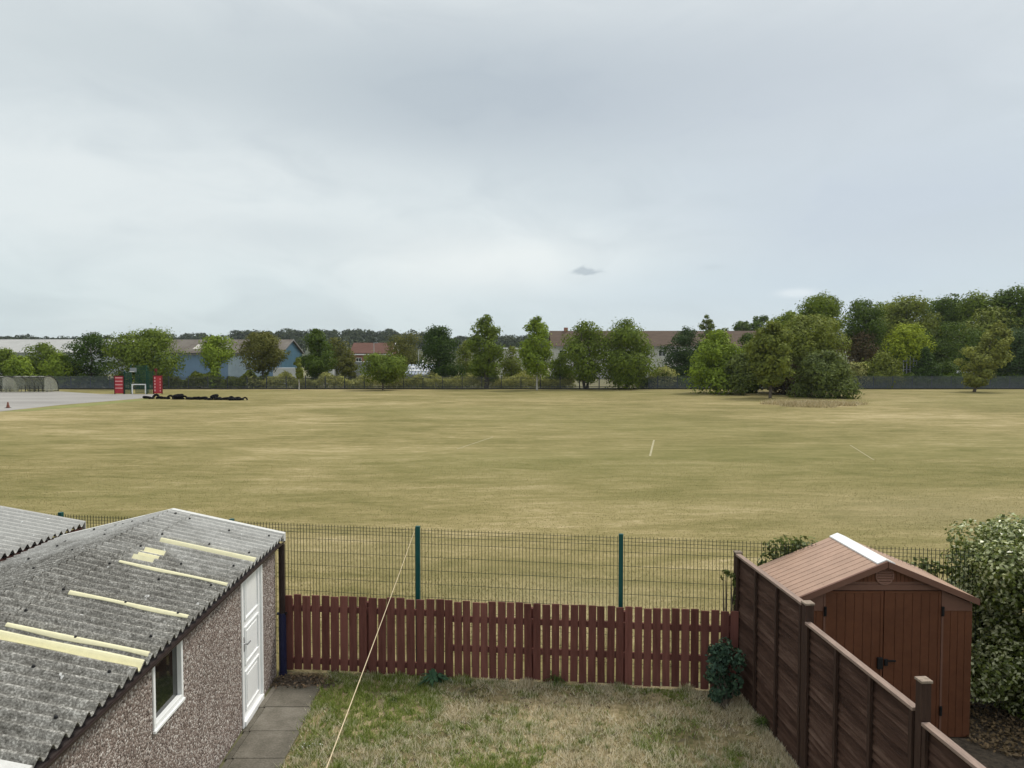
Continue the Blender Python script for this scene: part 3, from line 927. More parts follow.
def tree(name, label, cat, px, base_py, top_py, hw_px, leaf, Y=None, kind='oval', crown_from=.22, n=4200, L=.33, W=.22, lobes=34, lob=.34, bark=BARK,
         trunk_r=None, group=None, lean=0.0, stems=1, depth=None, open_=0.0, zbase=0.0):
    n = int(n * 1.9); lobes = int(lobes * 1.5); hw_px *= 1.10
    if Y is None: base = gnd(px, base_py)
    else: base = (at(px, 356, Y)[0], Y, zbase)
    Yd = base[1]
    top = at(px, top_py, Yd)[2]
    Ht = top - base[2]
    R = hw_px * Yd / FPX
    rng = np.random.default_rng(int(px * 13 + top_py * 7) % 99991 + 5)
    th = thing(name, label, cat, base, group)
    c0 = base[2] + Ht * crown_from
    ch = Ht * (1 - crown_from)
    tt = rng.uniform(.04, .97, lobes)
    an = rng.uniform(0, 2 * pi, lobes)
    rf_ = np.sqrt(rng.uniform(.02, 1, lobes))
    pr = profile(kind, tt)
    lr = R * lob * (.40 + .75 * pr) * rng.uniform(.7, 1.25, lobes)
    rr = np.clip(pr * R - lr * .75, 0, None) * rf_ * rng.uniform(.9, 1.18, lobes)
    dk = depth or 1.0
    rr *= np.where(rng.uniform(0, 1, lobes) < .18, rng.uniform(1.1, 1.35, lobes), 1.0)
    an_s = 1 + .16 * np.sin(2 * an + rng.uniform(0, 6)) + .10 * np.sin(3 * an + tt * 5 + rng.uniform(0, 6))
    rr *= an_s
    C = np.column_stack([base[0] + np.cos(an) * rr + lean * R * tt, base[1] + np.sin(an) * rr * dk, c0 + ch * tt])
    C[:, 2] = np.minimum(C[:, 2], top - lr * .62)
    C[:, 2] = np.maximum(C[:, 2], c0 + lr * .35)
    # leaves on the lobes
    pw = lr ** 2; pw /= pw.sum()
    idx = rng.choice(lobes, n, p=pw)
    dv = unit(rng.normal(size=(n, 3)) + np.array([0, -.15, .18]))
    ra = .45 + .62 * rng.uniform(0, 1, n) ** .6
    ra *= np.where(rng.uniform(0, 1, n) < .16, rng.uniform(1.1, 1.5, n), 1.0)
    P_ = C[idx] + dv * (lr[idx] * ra)[:, None] * np.array([1, 1, .82])
    P_[:, 2] = np.maximum(P_[:, 2], base[2] + .05)
    nr = dv * 1.0 + unit(P_ - np.array([base[0], base[1], c0 + ch * .45])) * .35 + rng.normal(size=(n, 3)) * .38 + np.array([0, 0, .22])
    v_ = leaves(P_, nr, L, W, rng)
    link_mesh('crown', np_mesh('crown', v_, 4, base), leaf, th)
    # trunk and limbs
    tr = trunk_r or max(.07, Ht * .018)
    mb = MB()
    for s in range(stems):
        off = np.array([rng.normal() * .25 * (stems > 1), rng.normal() * .25 * (stems > 1), 0])
        pts = [np.array(base) + off * .6 + np.array([0, 0, -.05])]
        for k in range(1, 6):
            f_ = k / 5
            pts.append(np.array([base[0] + off[0] * (1 + 2 * f_) + lean * R * f_ * .7 + rng.normal() * .10 * R * .3, base[1] + off[1] * (1 + 2 * f_) + rng.normal() * .03 * R, base[2] + Ht * .82 * f_]))
        mb.tube(pts, [tr * (1.25 - k * .21) for k in range(6)], 7)
        for j in rng.choice(lobes, min(lobes, 9 // stems + 2), replace=False):
            z = C[j][2]
            f_ = np.clip((z - base[2] - Ht * .18) / (Ht * .82), .12, .95)
            i0 = min(4, int(f_ * 5)); u = f_ * 5 - i0
            st_ = pts[i0] * (1 - u) + pts[i0 + 1] * u
            mid_ = (st_ + C[j]) / 2 + np.array([0, 0, -.05 * R])
            mb.tube([st_, mid_, C[j]], [tr * .5 * (1.1 - f_), tr * .32 * (1.1 - f_), tr * .08], 5, cap=False)
    mb.build('trunk', bark, th)
    return th


FY = 101.0
GB = 'trees and bushes behind the far fence'
# --- left side
tree('bush', 'rounded green bush at the far left edge, in front of the long white roof', 'bush', 4, 0, 349, 19, G['mid'], 108, 'dome', .0, 2600, group=GB)
tree('bush', 'pale green rounded bush directly behind the bicycle shelters at far left', 'bush', 20, 0, 356, 15, G['bright'], 104, 'dome', .0, 2200, group=GB)
tree('tree', 'mid-green bushy tree between the far left bushes and the dark open-crowned tree', 'tree', 45, 0, 344, 18, G['mid'], 109, 'round', .06, 3200, group=GB)
tree('bush', 'light green mound of a bush at the foot of the dark open-crowned tree', 'bush', 61, 0, 354, 19, G['bright'], 104, 'dome', .0, 2600, group=GB)
tree('tree', 'dark open-crowned tree with sky gaps left of the red court panels', 'tree', 91, 0, 333, 23, G['deep'], 106, 'round', .05, 3000, lobes=30, lob=.30, group=GB)
tree('tree', 'large broad bright-green tree right behind the red court panels', 'tree', 147, 0, 330, 32, G['mid'], 104, 'round', .03, 8500, lobes=52, lob=.30, group=GB)
tree('tree', 'small light green tree standing alone against the blue warehouse wall', 'tree', 218, 0, 337, 18, G['bright'], 107, 'round', .40, 2400, lobes=22, lob=.36, group=GB)
tree('bush', 'little light bush under the lone tree before the blue warehouse', 'bush', 215, 0, 362, 8, G['bright'], 104, 'dome', .0, 600, group=GB)
tree('tree', 'bronze-tinged dark tree in front of the right end of the blue warehouse', 'tree', 262, 0, 333, 22, G['brown'], 106, 'round', .30, 3800, lobes=36, lob=.30, group=GB)
tree('tree', 'dark oval tree just right of the teal gable', 'tree', 317, 0, 329, 18, G['dark'], 106, 'oval', .12, 4200, lobes=40, lob=.34, group=GB)
tree('tree', 'dull dark tree between the oval tree and the red-roofed house', 'tree', 338, 0, 338, 15, G['brown'], 118, 'round', .1, 2400, group=GB)
tree('tree', 'slim little tree with a pale trunk on the field side of the fence', 'tree', 299, 390, 357, 6, G['olive'], None, 'oval', .30, 700, L=.3, W=.2, lobes=12, bark=BARK_PALE, trunk_r=.07)
tree('tree', 'small narrow bronze tree before the grey yard cabins', 'tree', 349, 0, 349, 8, G['brown'], 106, 'oval', .2, 900, lobes=14, group=GB)
tree('tree', 'low round-headed tree on a short trunk at the edge of the field', 'tree', 383, 390, 355, 21, G['mid'], None, 'round', .26, 3600, lobes=36, lob=.32)
tree('tree', 'wide brownish tree behind the low round-headed one', 'tree', 404, 0, 333, 21, G['brown'], 124, 'round', .1, 3200, lobes=34, lob=.34, group=GB)
tree('tree', 'dense dark green tree right of the silver yard roof', 'tree', 440, 0, 327, 20, G['deep'], 108, 'round', .06, 4800, lobes=40, lob=.32, group=GB)
tree('shrub', 'yellowish shrub between the dense dark tree and the tall one', 'shrub', 466, 0, 341, 14, G['olive'], 116, 'oval', .0, 1800, group=GB)
tree('tree', 'tall upright airy tree, the tallest in the middle of the fence line', 'tree', 486, 388.5, 315, 19, G['mid'], None, 'column', .10, 4200, lobes=46, lob=.30, stems=2)
tree('shrub', 'light green shrub between the two tallest upright trees', 'shrub', 512, 0, 346, 13, G['olive'], 110, 'oval', .0, 1700, group=GB)
tree('tree', 'tall slender tree with a pale trunk in the middle of the fence line', 'tree', 537, 390, 316, 18, G['bright'], None, 'oval', .14, 3600, lobes=42, lob=.32, bark=BARK_PALE, trunk_r=.12)
tree('shrub', 'grey-green shrub low between the pale-trunked tree and its broad neighbour', 'shrub', 560, 0, 352, 12, G['mid'], 105, 'oval', .0, 1300, group=GB)
tree('tree', 'broad loose green tree with white wall showing through its left side', 'tree', 586, 389, 321, 28, G['mid'], None, 'oval', .10, 4300, lobes=44, lob=.28, stems=2)
tree('tree', 'full rounded green tree in front of the white rendered wall', 'tree', 626, 389, 319, 31, G['mid'], None, 'oval', .04, 6800, lobes=54, lob=.30)
tree('tree', 'dark blue-green pine-like tree at the right end of the white wall', 'tree', 687, 0, 326, 21, G['pine'], 112, 'oval', .02, 4400, lobes=36, lob=.30, group=GB)
tree('tree', 'thin tree top poking above the dark pine-like tree', 'tree', 706, 0, 313, 9, G['grey'], 122, 'vase', .45, 900, lobes=14, group=GB)
tree('shrub', 'pale green shrub above the dark boards left of the tree clump', 'shrub', 664, 0, 367, 15, G['scrub'], 104, 'dome', .0, 1300, group=GB)
# --- clump on the field
GC = 'clump of trees standing out on the field'
tree('tree', 'bright green spreading bush-like tree at the left of the clump', 'tree', 717, 393, 331, 30, G['bright'], 90, 'dome', .0, 5600, lobes=50, lob=.30, group=GC)
tree('tree', 'dark green tree second from left in the clump', 'tree', 748, 0, 331, 17, G['dark'], 93, 'oval', .1, 3000, group=GC)
tree('shrub', 'grey-green shrub low in the front left of the clump', 'shrub', 741, 0, 352, 17, G['grey'], 86, 'dome', .05, 2400, L=.34, W=.22, group=GC)
tree('tree', 'yellow-green tree on a bare trunk in the middle of the clump', 'tree', 770, 398, 322, 22, G['olive'], None, 'round', .16, 5200, lobes=44, lob=.30, L=.36, W=.23, group=GC)
tree('tree', 'tall green tree rising above the rest of the clump', 'tree', 818, 0, 293, 25, G['mid'], 96, 'vase', .42, 3800, lobes=38, lob=.30, group=GC)
tree('tree', 'large olive-green tree on the right of the clump', 'tree', 806, 0, 316, 33, G['olive'], 88, 'round', .14, 7000, lobes=60, lob=.28, group=GC)
tree('shrub', 'grey-green willowy bush reaching the grass at the right front of the clump', 'bush', 824, 0, 351, 30, G['grey'], 81, 'dome', .0, 5600, lobes=50, lob=.28, L=.34, W=.20, group=GC)
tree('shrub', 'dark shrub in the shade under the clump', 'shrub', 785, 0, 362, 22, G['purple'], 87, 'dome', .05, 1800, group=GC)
tree('shrub', 'mid-green shrub filling the middle of the clump behind the bare trunk', 'shrub', 757, 0, 350, 20, G['mid'], 91, 'dome', .0, 3200, group=GC)
tree('tree', 'loose green tree between the yellow-green one and the tall one in the clump', 'tree', 790, 0, 311, 20, G['mid'], 94, 'round', .2, 3600, lobes=40, lob=.30, group=GC)
# --- right side wood
GW = 'trees of the wood behind the right-hand fence'
tree('tree', 'dark tree with bronze lower leaves at the left end of the wood', 'tree', 862, 0, 300, 22, G['dark'], 112, 'round', .35, 4600, lobes=46, lob=.28, group=GW)
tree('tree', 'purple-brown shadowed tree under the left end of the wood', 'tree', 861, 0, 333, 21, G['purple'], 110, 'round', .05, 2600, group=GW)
tree('tree', 'broad olive tree with a flat top in the left part of the wood', 'tree', 905, 0, 297, 31, G['olive'], 128, 'round', .12, 6200, lobes=56, lob=.28, L=.5, W=.32, group=GW)
tree('tree', 'dark domed tree in the middle of the wood', 'tree', 948, 0, 295, 28, G['dark'], 130, 'round', .1, 5200, lobes=48, lob=.28, L=.5, W=.32, group=GW)
tree('tree', 'tall rounded tree forming the highest part of the wood at right', 'tree', 985, 0, 289, 30, G['mid'], 122, 'round', .1, 6000, lobes=54, lob=.28, L=.48, W=.3, group=GW)
tree('tree', 'tall dark green tree leaving the right edge of the picture', 'tree', 1022, 0, 285, 30, G['dark'], 118, 'round', .08, 6200, lobes=54, lob=.28, L=.48, W=.3, group=GW)
tree('tree', 'lower dark tree beneath the highest part of the wood', 'tree', 958, 0, 322, 30, G['dark'], 114, 'round', .0, 4600, lobes=44, lob=.28, group=GW)
tree('tree', 'bright lime-yellow tree in front of the wood', 'tree', 908, 0, 325, 23, G['lime'], 110, 'round', .30, 3000, lobes=30, lob=.32, group=GW)
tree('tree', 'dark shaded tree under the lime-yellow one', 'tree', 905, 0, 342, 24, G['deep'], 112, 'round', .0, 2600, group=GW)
tree('bush', 'round olive bush above the fence right of the clump', 'bush', 881, 0, 353, 21, G['olive'], 104, 'dome', .0, 2800, group=GW)
tree('bush', 'pale scrubby bush at the fence beside the clump', 'bush', 856, 0, 362, 13, G['scrub'], 104, 'dome', .0, 1200, group=GW)
tree('tree', 'small dark cone-shaped evergreen at the fence below the lime-yellow tree', 'tree', 926, 0, 348, 17, G['deep'], 105, 'cone', .0, 3000, lobes=40, lob=.36, group=GW)
tree('bush', 'blackish bush at the fence between the cone-shaped evergreen and the leaning tree', 'bush', 950, 0, 362, 14, G['dark'], 108, 'dome', .0, 1400, group=GW)
tree('tree', 'leaning yellow-olive tree in front of the fence near the right edge', 'tree', 974, 392, 322, 19, G['willow'], None, 'oval', .06, 5200, lobes=48, lob=.26, lean=1.25, L=.34, W=.2)
tree('tree', 'very dark blue-green tree filling the right edge behind the fence', 'tree', 1017, 0, 330, 26, G['pine'], 106, 'round', .02, 4600, lobes=40, lob=.30, group=GW)
tree('tree', 'green tree deep in the wood between its bronze left end and its flat top', 'tree', 886, 0, 303, 26, G['mid'], 136, 'round', .1, 3600, lobes=44, lob=.3, L=.5, W=.32, group=GW)
tree('tree', 'green tree deep in the wood between the flat-topped and domed trees', 'tree', 929, 0, 299, 26, G['mid'], 138, 'round', .1, 3600, lobes=44, lob=.3, L=.5, W=.32, group=GW)
tree('tree', 'olive tree in the second row of the wood under its highest trees', 'tree', 990, 0, 308, 26, G['olive'], 116, 'round', .1, 4200, lobes=44, lob=.3, L=.45, W=.3, group=GW)
# --- distant skyline trees
for k, (px, tp, hw, Yt, g, lb) in enumerate([
        (722, 327, 9, 240, 'grey', 'small hazy distant tree on the skyline right of the pine-like tree'),
        (741, 321, 11, 235, 'dark', 'hazy distant tree on the skyline left of the flat-topped one'),
        (758, 315, 12, 230, 'dark', 'flat-topped dark distant tree on the skyline behind the clump'),
        (783, 316, 16, 220, 'mid', 'rounded distant tree on the skyline nearest the tall clump tree')]):
    tree('tree', lb, 'tree', px, 0, tp, hw, G[g], Yt, 'round', .2, 1500, L=.9, W=.6, lobes=20, lob=.34)

# ------------------------------------------------------------------ scrub, tall grass
def scrub(name, x0, x1, y0, y1, hfun, n, m, L, W, seed):
    r = np.random.default_rng(seed)
    x = r.uniform(x0, x1, n); y = r.uniform(y0, y1, n)
    hh = np.array([hfun(a) for a in x]) * (.75 + .25 * np.sin(x * 1.7 + y) * np.sin(x * .63))
    z = hh * r.uniform(0, 1, n) ** .6
    c = np.column_stack([x, y, z])
    nr = r.normal(size=(n, 3)) + np.array([0, -.4, .5])
    return tag(link_mesh(name, np_mesh(name, leaves(c, nr, L, W, r), 4), m), kind='stuff')


scrub('green_undergrowth', at(160, 356, 104)[0], at(262, 356, 104)[0], 103, 107, lambda x: 2.2 + .5 * sin(x * .8), 5200, G['olive'], .5, .26, 1)
scrub('dry_undergrowth', at(250, 356, 104)[0], at(575, 356, 104)[0], 102.5, 107, lambda x: 2.1 + .4 * sin(x * .9), 15000, G['scrub'], .55, .16, 2)
scrub('left_undergrowth', at(-60, 356, 104)[0], at(118, 356, 104)[0], 103, 106, lambda x: 1.9 + .4 * sin(x * .7), 4200, G['dark'], .5, .26, 3)
scrub('right_undergrowth', at(640, 356, 104)[0], at(1090, 356, 104)[0], 102.6, 107, lambda x: 2.0 + .35 * sin(x * .9), 14000, G['dark'], .5, .26, 4)
m, t = mat('dry_seed_grass')
r = t.n('ShaderNodeNewGeometry').outputs['Random Per Island']
t.out(t.principled(Base_Color=t.ramp(r, [(0, (.28, .23, .11)), (.5, (.50, .41, .23)), (1, (.68, .58, .38))]), Roughness=.9))
N = 9000
ca = gnd(816, 405.5)
a = RNG.uniform(0, 2 * pi, N); rr = RNG.uniform(0, 1, N) ** .9 * (1 + .22 * np.sin(3 * a + 1) + .12 * np.sin(7 * a))
grass('tall_dry_grass', np.column_stack([ca[0] + np.cos(a) * rr * 4.4, ca[1] + 1.0 + np.sin(a) * rr * 3.4]), .10, .50, .05, m, 0, 1.0, 8)

# ------------------------------------------------------------------ palisade fence along the far edge
MPAL = simple('grey_palisade_steel', (.056, .063, .072), .6, .25, 2)
fen = thing('palisade_fence', 'long dark grey steel palisade fence along the far edge of the field', 'fence', (0, FY, 0))
MPAL2 = simple('blue_grey_palisade_steel', (.105, .122, .145), .6, .2, 2)
mb, mb2, mb3 = MB(), MB(), MB()
xx = -85.0
while xx < 85:
    hgt = 1.86 + random.uniform(-.02, .02)
    wide = xx > 19 or xx < -54
    pw_ = .105 if wide else .045
    ((mb2 if xx > 0 else mb3) if wide else mb).hexa([(xx, FY - .012, .06), (xx + pw_, FY - .012, .06), (xx + pw_, FY + .01, .06), (xx, FY + .01, .06),
             (xx + pw_ * .3, FY - .012, hgt), (xx + pw_ * .7, FY - .012, hgt), (xx + pw_ * .7, FY + .01, hgt), (xx + pw_ * .3, FY + .01, hgt)])
    xx += .152
mb.build('pales', MPAL, fen)
tag(mb2.build('pales', MPAL2, fen), 'broad blue-grey pales of the right-hand stretch')
tag(mb3.build('pales', MPAL2, fen), 'broad blue-grey pales of the left-hand stretch')
for z in (.35, 1.55): MB().box(-85, 85, FY + .012, FY + .07, z - .03, z + .03).build('rail', MPAL, fen)
for i in range(62):
    xp = -84 + i * 2.75
    MB().box(xp - .05, xp + .05, FY + .072, FY + .17, 0, 1.82).build('post', MPAL, fen)
MB().box(-85, 85, FY - .10, FY - .02, -.01, .14).build('gravel_board', simple('dark_gravel_board', (.045, .043, .04), .9, .3, 2), fen)

# ------------------------------------------------------------------ far buildings
def ribbed(name, col, step=1.0, rough=.6, dirt=.25, dcol=None, axis=0):
    m, t = mat(name)
    g = t.n('ShaderNodeNewGeometry').outputs['Position']
    sp = t.n('ShaderNodeSeparateXYZ', None, i0=g)
    wv = t.math('SINE', t.math('MULTIPLY', sp.outputs[axis], 2 * pi / step))
    nz = t.noise(t.pos((.35, .35, .6)), 1.0, 5, .65)
    c = t.ramp(nz, [(.3, col), (.72, dcol or mul(col, 1 - dirt))])
    t.out(t.principled(Base_Color=c, Roughness=rough, Normal=t.bump(wv, .5, .05)))
    return m


def gable_house(name, label, x0, x1, y0, y1, ez, rz, mw, mr, cat='building', trim=None, gable=None):
    th = thing(name, label, cat, ((x0 + x1) / 2, (y0 + y1) / 2, 0))
    ym = (y0 + y1) / 2
    mb = MB(); mb.box(x0, x1, y0, y1, 0, ez)
    mb.build('wall', mw, th)
    mb = MB()
    for xa, xb in ((x0 + .01, x0 + .25), (x1 - .25, x1 - .01)):
        mb.add([(xa, y0 + .02, ez + .003), (xa, y1 - .02, ez + .003), (xa, ym, rz - .05), (xb, y0 + .02, ez + .003), (xb, y1 - .02, ez + .003), (xb, ym, rz - .05)],
               [(0, 1, 2), (5, 4, 3), (0, 2, 5, 3), (1, 4, 5, 2), (0, 3, 4, 1)])
    mb.build('gable', gable or mw, th)
    for s, ye in ((-1, y0 - .35), (1, y1 + .35)):
        k = (rz - ez) / (ym - y0)
        ze = ez - .35 * k
        mb = MB()
        p = [(x0 - .3, ye, ze + .02), (x1 + .3, ye, ze + .02), (x1 + .3, ym, rz + .02), (x0 - .3, ym, rz + .02)]
        q = [(a, b, c + .14) for a, b, c in p]
        mb.hexa(p + q if s < 0 else [p[i] for i in (3, 2, 1, 0)] + [q[i] for i in (3, 2, 1, 0)])
        mb.build('roof', mr, th)
    if trim:
        for s, ye in ((-1, y0 - .36), (1, y1 + .36)):
            k = (rz - ez) / (ym - y0); ze = ez - .35 * k
            MB().hexa([(x1 + .302, ye, ze - .05), (x1 + .40, ye, ze - .05), (x1 + .40, ym, rz - .05), (x1 + .302, ym, rz - .05),
                       (x1 + .302, ye, ze + .22), (x1 + .40, ye, ze + .22), (x1 + .40, ym, rz + .22), (x1 + .302, ym, rz + .22)]).build('barge_board', trim, th)
        MB().box(x0 - .3, x1 + .3, y0 - .45, y0 - .352, ez - .42, ez - .2).build('gutter', trim, th)
    return th


def windows(th, xs, y, z0, z1, wd, frame, pane, gap=.004):
    for xc in xs:
        mb = MB(); e = .08
        mb.box(xc - wd / 2, xc - wd / 2 + e, y - .06, y - gap, z0, z1); mb.box(xc + wd / 2 - e, xc + wd / 2, y - .06, y - gap, z0, z1)
        mb.box(xc - wd / 2 + e, xc + wd / 2 - e, y - .06, y - gap, z0, z0 + e); mb.box(xc - wd / 2 + e, xc + wd / 2 - e, y - .06, y - gap, z1 - e, z1)
        mb.box(xc - .03, xc + .03, y - .055, y - gap, z0 + e, z1 - e)
        wnd = mb.build('window', frame, th)
        MB().box(xc - wd / 2 + e, xc + wd / 2 - e, y - .03, y - gap - .002, z0 + e, z1 - e).build('pane', pane, wnd)


GREYW = ribbed('grey_cladding', (.40, .42, .43), .9)
WHITER = ribbed('pale_sheet_roof', (.40, .40, .385), 1.1, dirt=.2)
wh = gable_house('warehouse', 'long low warehouse with a near-white sheet roof behind the trees at far left', at(-140, 356, 185)[0], at(128, 356, 185)[0], 185, 205, at(0, 352.5, 185)[2], at(0, 340, 195)[2], GREYW, WHITER)
BLUEW = ribbed('blue_cladding', (.145, .235, .35), .8, dirt=.15)
TEAL = ribbed('teal_cladding', (.030, .105, .165), .8, axis=1)
PATCH = ribbed('patchy_cement_roof', (.155, .14, .12), 1.1, .9, dcol=(.075, .058, .045))
bl = gable_house('warehouse', 'blue-clad warehouse with a patchy brown-grey roof and teal gable', at(150, 356, 135)[0], -43.3, 135, 148.5, 5.25, 7.75, BLUEW, PATCH, trim=simple('dull_trim', (.16, .155, .15), .6), gable=TEAL)
MB().box(-43.299, -43.26, 135.05, 148.4, 0, 5.24).build('end_wall', TEAL, bl)
MB().box(at(228, 356, 135)[0], at(268, 356, 135)[0], 134.9, 134.997, .5, 4.75).build('pale_panel', ribbed('pale_blue_cladding', (.33, .41, .48), .8), bl)
for i in range(3): MB().box(-60 + i * 5.5, -58.9 + i * 5.5, 137.0, 139.6, 5.95 + .0, 6.9).build('rooflight', ribbed('rooflight_sheet', (.45, .42, .38), .8), bl) if False else None
for i, xs in enumerate((-60.5, -55.0, -49.0)):
    k = 2.5 / 6.75
    y0_, y1_ = 136.5, 139.0
    z0_, z1_ = 5.25 + 1.5 * k + .165, 5.25 + 4.0 * k + .165
    MB().hexa([(xs, y0_, z0_), (xs + 1.2, y0_, z0_), (xs + 1.2, y1_, z1_), (xs, y1_, z1_), (xs, y0_, z0_ + .04), (xs + 1.2, y0_, z0_ + .04), (xs + 1.2, y1_, z1_ + .04), (xs, y1_, z1_ + .04)]).build('rooflight', ribbed('rooflight_sheet', (.50, .47, .42), .8), bl)
BRICK = simple('red_brick', (.30, .145, .11), .9, .25, 1.2)
TILE = simple('red_roof_tile', (.12, .06, .046), .85, .25, .8, stretch=(1, 3, 3))
hz0, hz1 = at(0, 353, 150)[2], at(0, 343.5, 154)[2]
bh = gable_house('house', 'red-brick house with a red tiled roof left of centre', at(351, 356, 150)[0], at(391, 356, 150)[0], 150, 158, hz0, hz1, BRICK, TILE, cat='house', trim=WHITE)
hx0, hx1 = at(351, 356, 150)[0], at(391, 356, 150)[0]
windows(bh, [hx0 + 1.6 + 2.1 * i for i in range(4)], 150, 3.1, 4.3, 1.2, WHITE, GLASS)
RENDER = simple('white_render', (.50, .49, .455), .9, .12, .6)
TILE2 = simple('brown_red_tile', (.100, .070, .052), .85, .25, .6, stretch=(1, 3, 3))
tx0, tx1 = at(552, 356, 148)[0], at(800, 356, 148)[0]
te = gable_house('terrace', 'long white-rendered terrace with a brown-red tiled roof behind the middle trees', tx0, tx1, 148, 157, at(0, 345.5, 148)[2], at(0, 331.5, 152)[2], RENDER, TILE2, cat='building', trim=simple('grey_gutter', (.28, .27, .26), .6))
windows(te, [tx0 + 2.2 + 3.4 * i for i in range(15)], 148, 4.6, 5.9, 1.5, WHITE, GLASS)
windows(te, [tx0 + 2.2 + 3.4 * i for i in range(15)], 148, 1.2, 2.6, 1.7, WHITE, GLASS)
for xc in (at(566, 356, 152)[0],):
    MB().box(xc - .4, xc + .4, 152.2, 152.9, 9.2, at(0, 327.5, 152)[2]).build('chimney', BRICK, te)
pb = thing('building', 'small flat-roofed pale building glimpsed between the two tall upright trees', 'building', (at(514, 356, 140)[0], 142, 0))
MB().box(at(500, 356, 140)[0], at(531, 356, 140)[0], 140, 146, 0, 6.0).build('wall', RENDER, pb)
MB().box(at(499, 356, 140)[0], at(532, 356, 140)[0], 139.7, 146.3, 6.003, 6.3).build('roof', WHITE, pb)

# yard: containers, cabins, silver roof, lamp posts
def container(label, px0, px1, top, Yc, m, cat='container', name='storage_container', roofm=None):
    x0, x1 = at(px0, 356, Yc)[0], at(px1, 356, Yc)[0]
    zt = at(0, top, Yc)[2]
    th = thing(name, label, cat, ((x0 + x1) / 2, Yc + 1.2, 0))
    mb = MB(); n = max(4, int((x1 - x0) / .3)); pw = (x1 - x0) / n
    for i in range(n):      # ribbed front
        mb.box(x0 + i * pw + .03, x0 + (i + 1) * pw - .03, Yc, Yc + .05, .15, zt - .15)
    mb.box(x0, x1, Yc + .05, Yc + 2.4, .12, zt - .1)
    mb.build('body', m, th)
    mb = MB(); mb.box(x0 - .03, x1 + .03, Yc - .03, Yc + 2.43, zt - .098, zt); mb.box(x0 - .03, x0 + .06, Yc - .03, Yc + .04, .0, zt - .1); mb.box(x1 - .06, x1 + .03, Yc - .03, Yc + .04, .0, zt - .1)
    mb.build('frame', roofm or m, th)
    return th
WCON = simple('white_container_paint', (.68, .69, .70), .5, .1, 1.2)
GCON = simple('grey_cabin_paint', (.30, .31, .33), .6, .15, 1.2)
container('white storage container in the yard below the teal gable', 273, 298, 368, 116, WCON)
container('small white cabin glimpsed under the dark oval tree', 314, 323, 370, 116, WCON, 'cabin', 'cabin')
container('bright white box beside the grey yard cabin', 327.5, 333, 369.5, 115, WCON, 'cabin', 'cabin')
container('plain grey yard cabin under the small bronze tree', 334.5, 349, 364.5, 117, GCON, 'cabin', 'cabin')
container('pale-roofed grey cabin below the red-brick house', 352, 371, 361.5, 119, GCON, 'cabin', 'cabin', WCON)
# silver roof
SILV = ribbed('silver_blue_sheet', (.36, .40, .47), .55, .4, dcol=(.24, .27, .33))
sx0, sx1 = at(404, 356, 112)[0], at(435, 356, 112)[0]
sr = thing('outbuilding', 'low outbuilding with a silvery blue sloping roof beside the dense dark tree', 'building', ((sx0 + sx1) / 2, 115, 0))
za, zb = at(0, 375, 112)[2], at(0, 365, 117)[2]
MB().box(sx0 + .1, sx1 - .1, 112.2, 117, 0, za - .1).build('wall', GCON, sr)
mb = MB()
n = 9
for i in range(n):
    a, b = sx0 + (sx1 - sx0) * i / n, sx0 + (sx1 - sx0) * (i + 1) / n - .10
    mb.hexa([(a, 112, za), (b, 112, za), (b, 117, zb), (a, 117, zb), (a + .08, 112, za + .12), (b - .08, 112, za + .12), (b - .08, 117, zb + .12), (a + .08, 117, zb + .12)])
mb.build('roof', SILV, sr)
for k in (.3, .62):
    y = 112 + 5 * k; z = za + (zb - za) * k
    MB().hexa([(sx0 + .4, y, z + .14), (sx1 - 1, y, z + .14), (sx1 - 1, y + .5, z + .14 + .5 * (zb - za) / 5), (sx0 + .4, y + .5, z + .14 + .5 * (zb - za) / 5),
               (sx0 + .4, y, z + .2), (sx1 - 1, y, z + .2), (sx1 - 1, y + .5, z + .2 + .5 * (zb - za) / 5), (sx0 + .4, y + .5, z + .2 + .5 * (zb - za) / 5)]).build('rooflight', WCON, sr)
cx = at(422, 356, 116)[0]
mb = MB(); mb.tube([(cx, 116, zb - .2), (cx, 116, zb + .6), (cx, 116, zb + .62), (cx, 116, zb + .85)], [.26, .26, .34, .12], 12)
mb.build('roof_vent', WCON, sr)


def lamp(label, px, top, Yl):
    x = at(px, 356, Yl)[0]; z = at(0, top, Yl)[2]
    th = thing('street_lamp', label, 'street lamp', (x, Yl, 0), 'street lamps beyond the fence')
    MB().tube([(x, Yl, 0), (x, Yl, 1.2), (x, Yl, 1.25), (x, Yl, z)], [.11, .11, .07, .05], 8).build('pole', simple('galvanised_pole', (.48, .49, .48), .5), th)
    MB().beam((x - .1, Yl, z), (x + .65, Yl, z + .06), .22, .12).build('lamp_head', GCON, th)
lamp('pale lamp post in front of the red-brick house roof', 374, 343, 126)
lamp('thin lamp post above the silvery blue yard roof', 418.5, 350, 122)
# white van behind right-hand fence
vx = at(966, 356, 108)[0]
van = thing('van', 'white van half hidden behind the fence left of the leaning tree', 'van', (vx, 109, 0))
mb = MB(); mb.prism([(vx - 2.2, .45), (vx + 1.6, .45), (vx + 2.5, .6), (vx + 2.5, 1.25), (vx + 1.9, 1.4), (vx + 1.3, 2.35), (vx - 2.2, 2.45)][::-1], 108.2, 110.1)
mb.build('body', WCON, van, bevel=.08)
for dx in (-1.4, 1.5):
    mb = MB(); mb.tube([(vx + dx, 108.12, .36), (vx + dx, 108.36, .36)], .36, 16); mb.build('wheel', BLACK, van)
MB().add([(vx + .55, 108.19, 1.4), (vx + 1.75, 108.19, 1.4), (vx + 1.25, 108.19, 2.15), (vx + .55, 108.19, 2.15)], [(0, 1, 2, 3)]).build('window', GLASS, van)
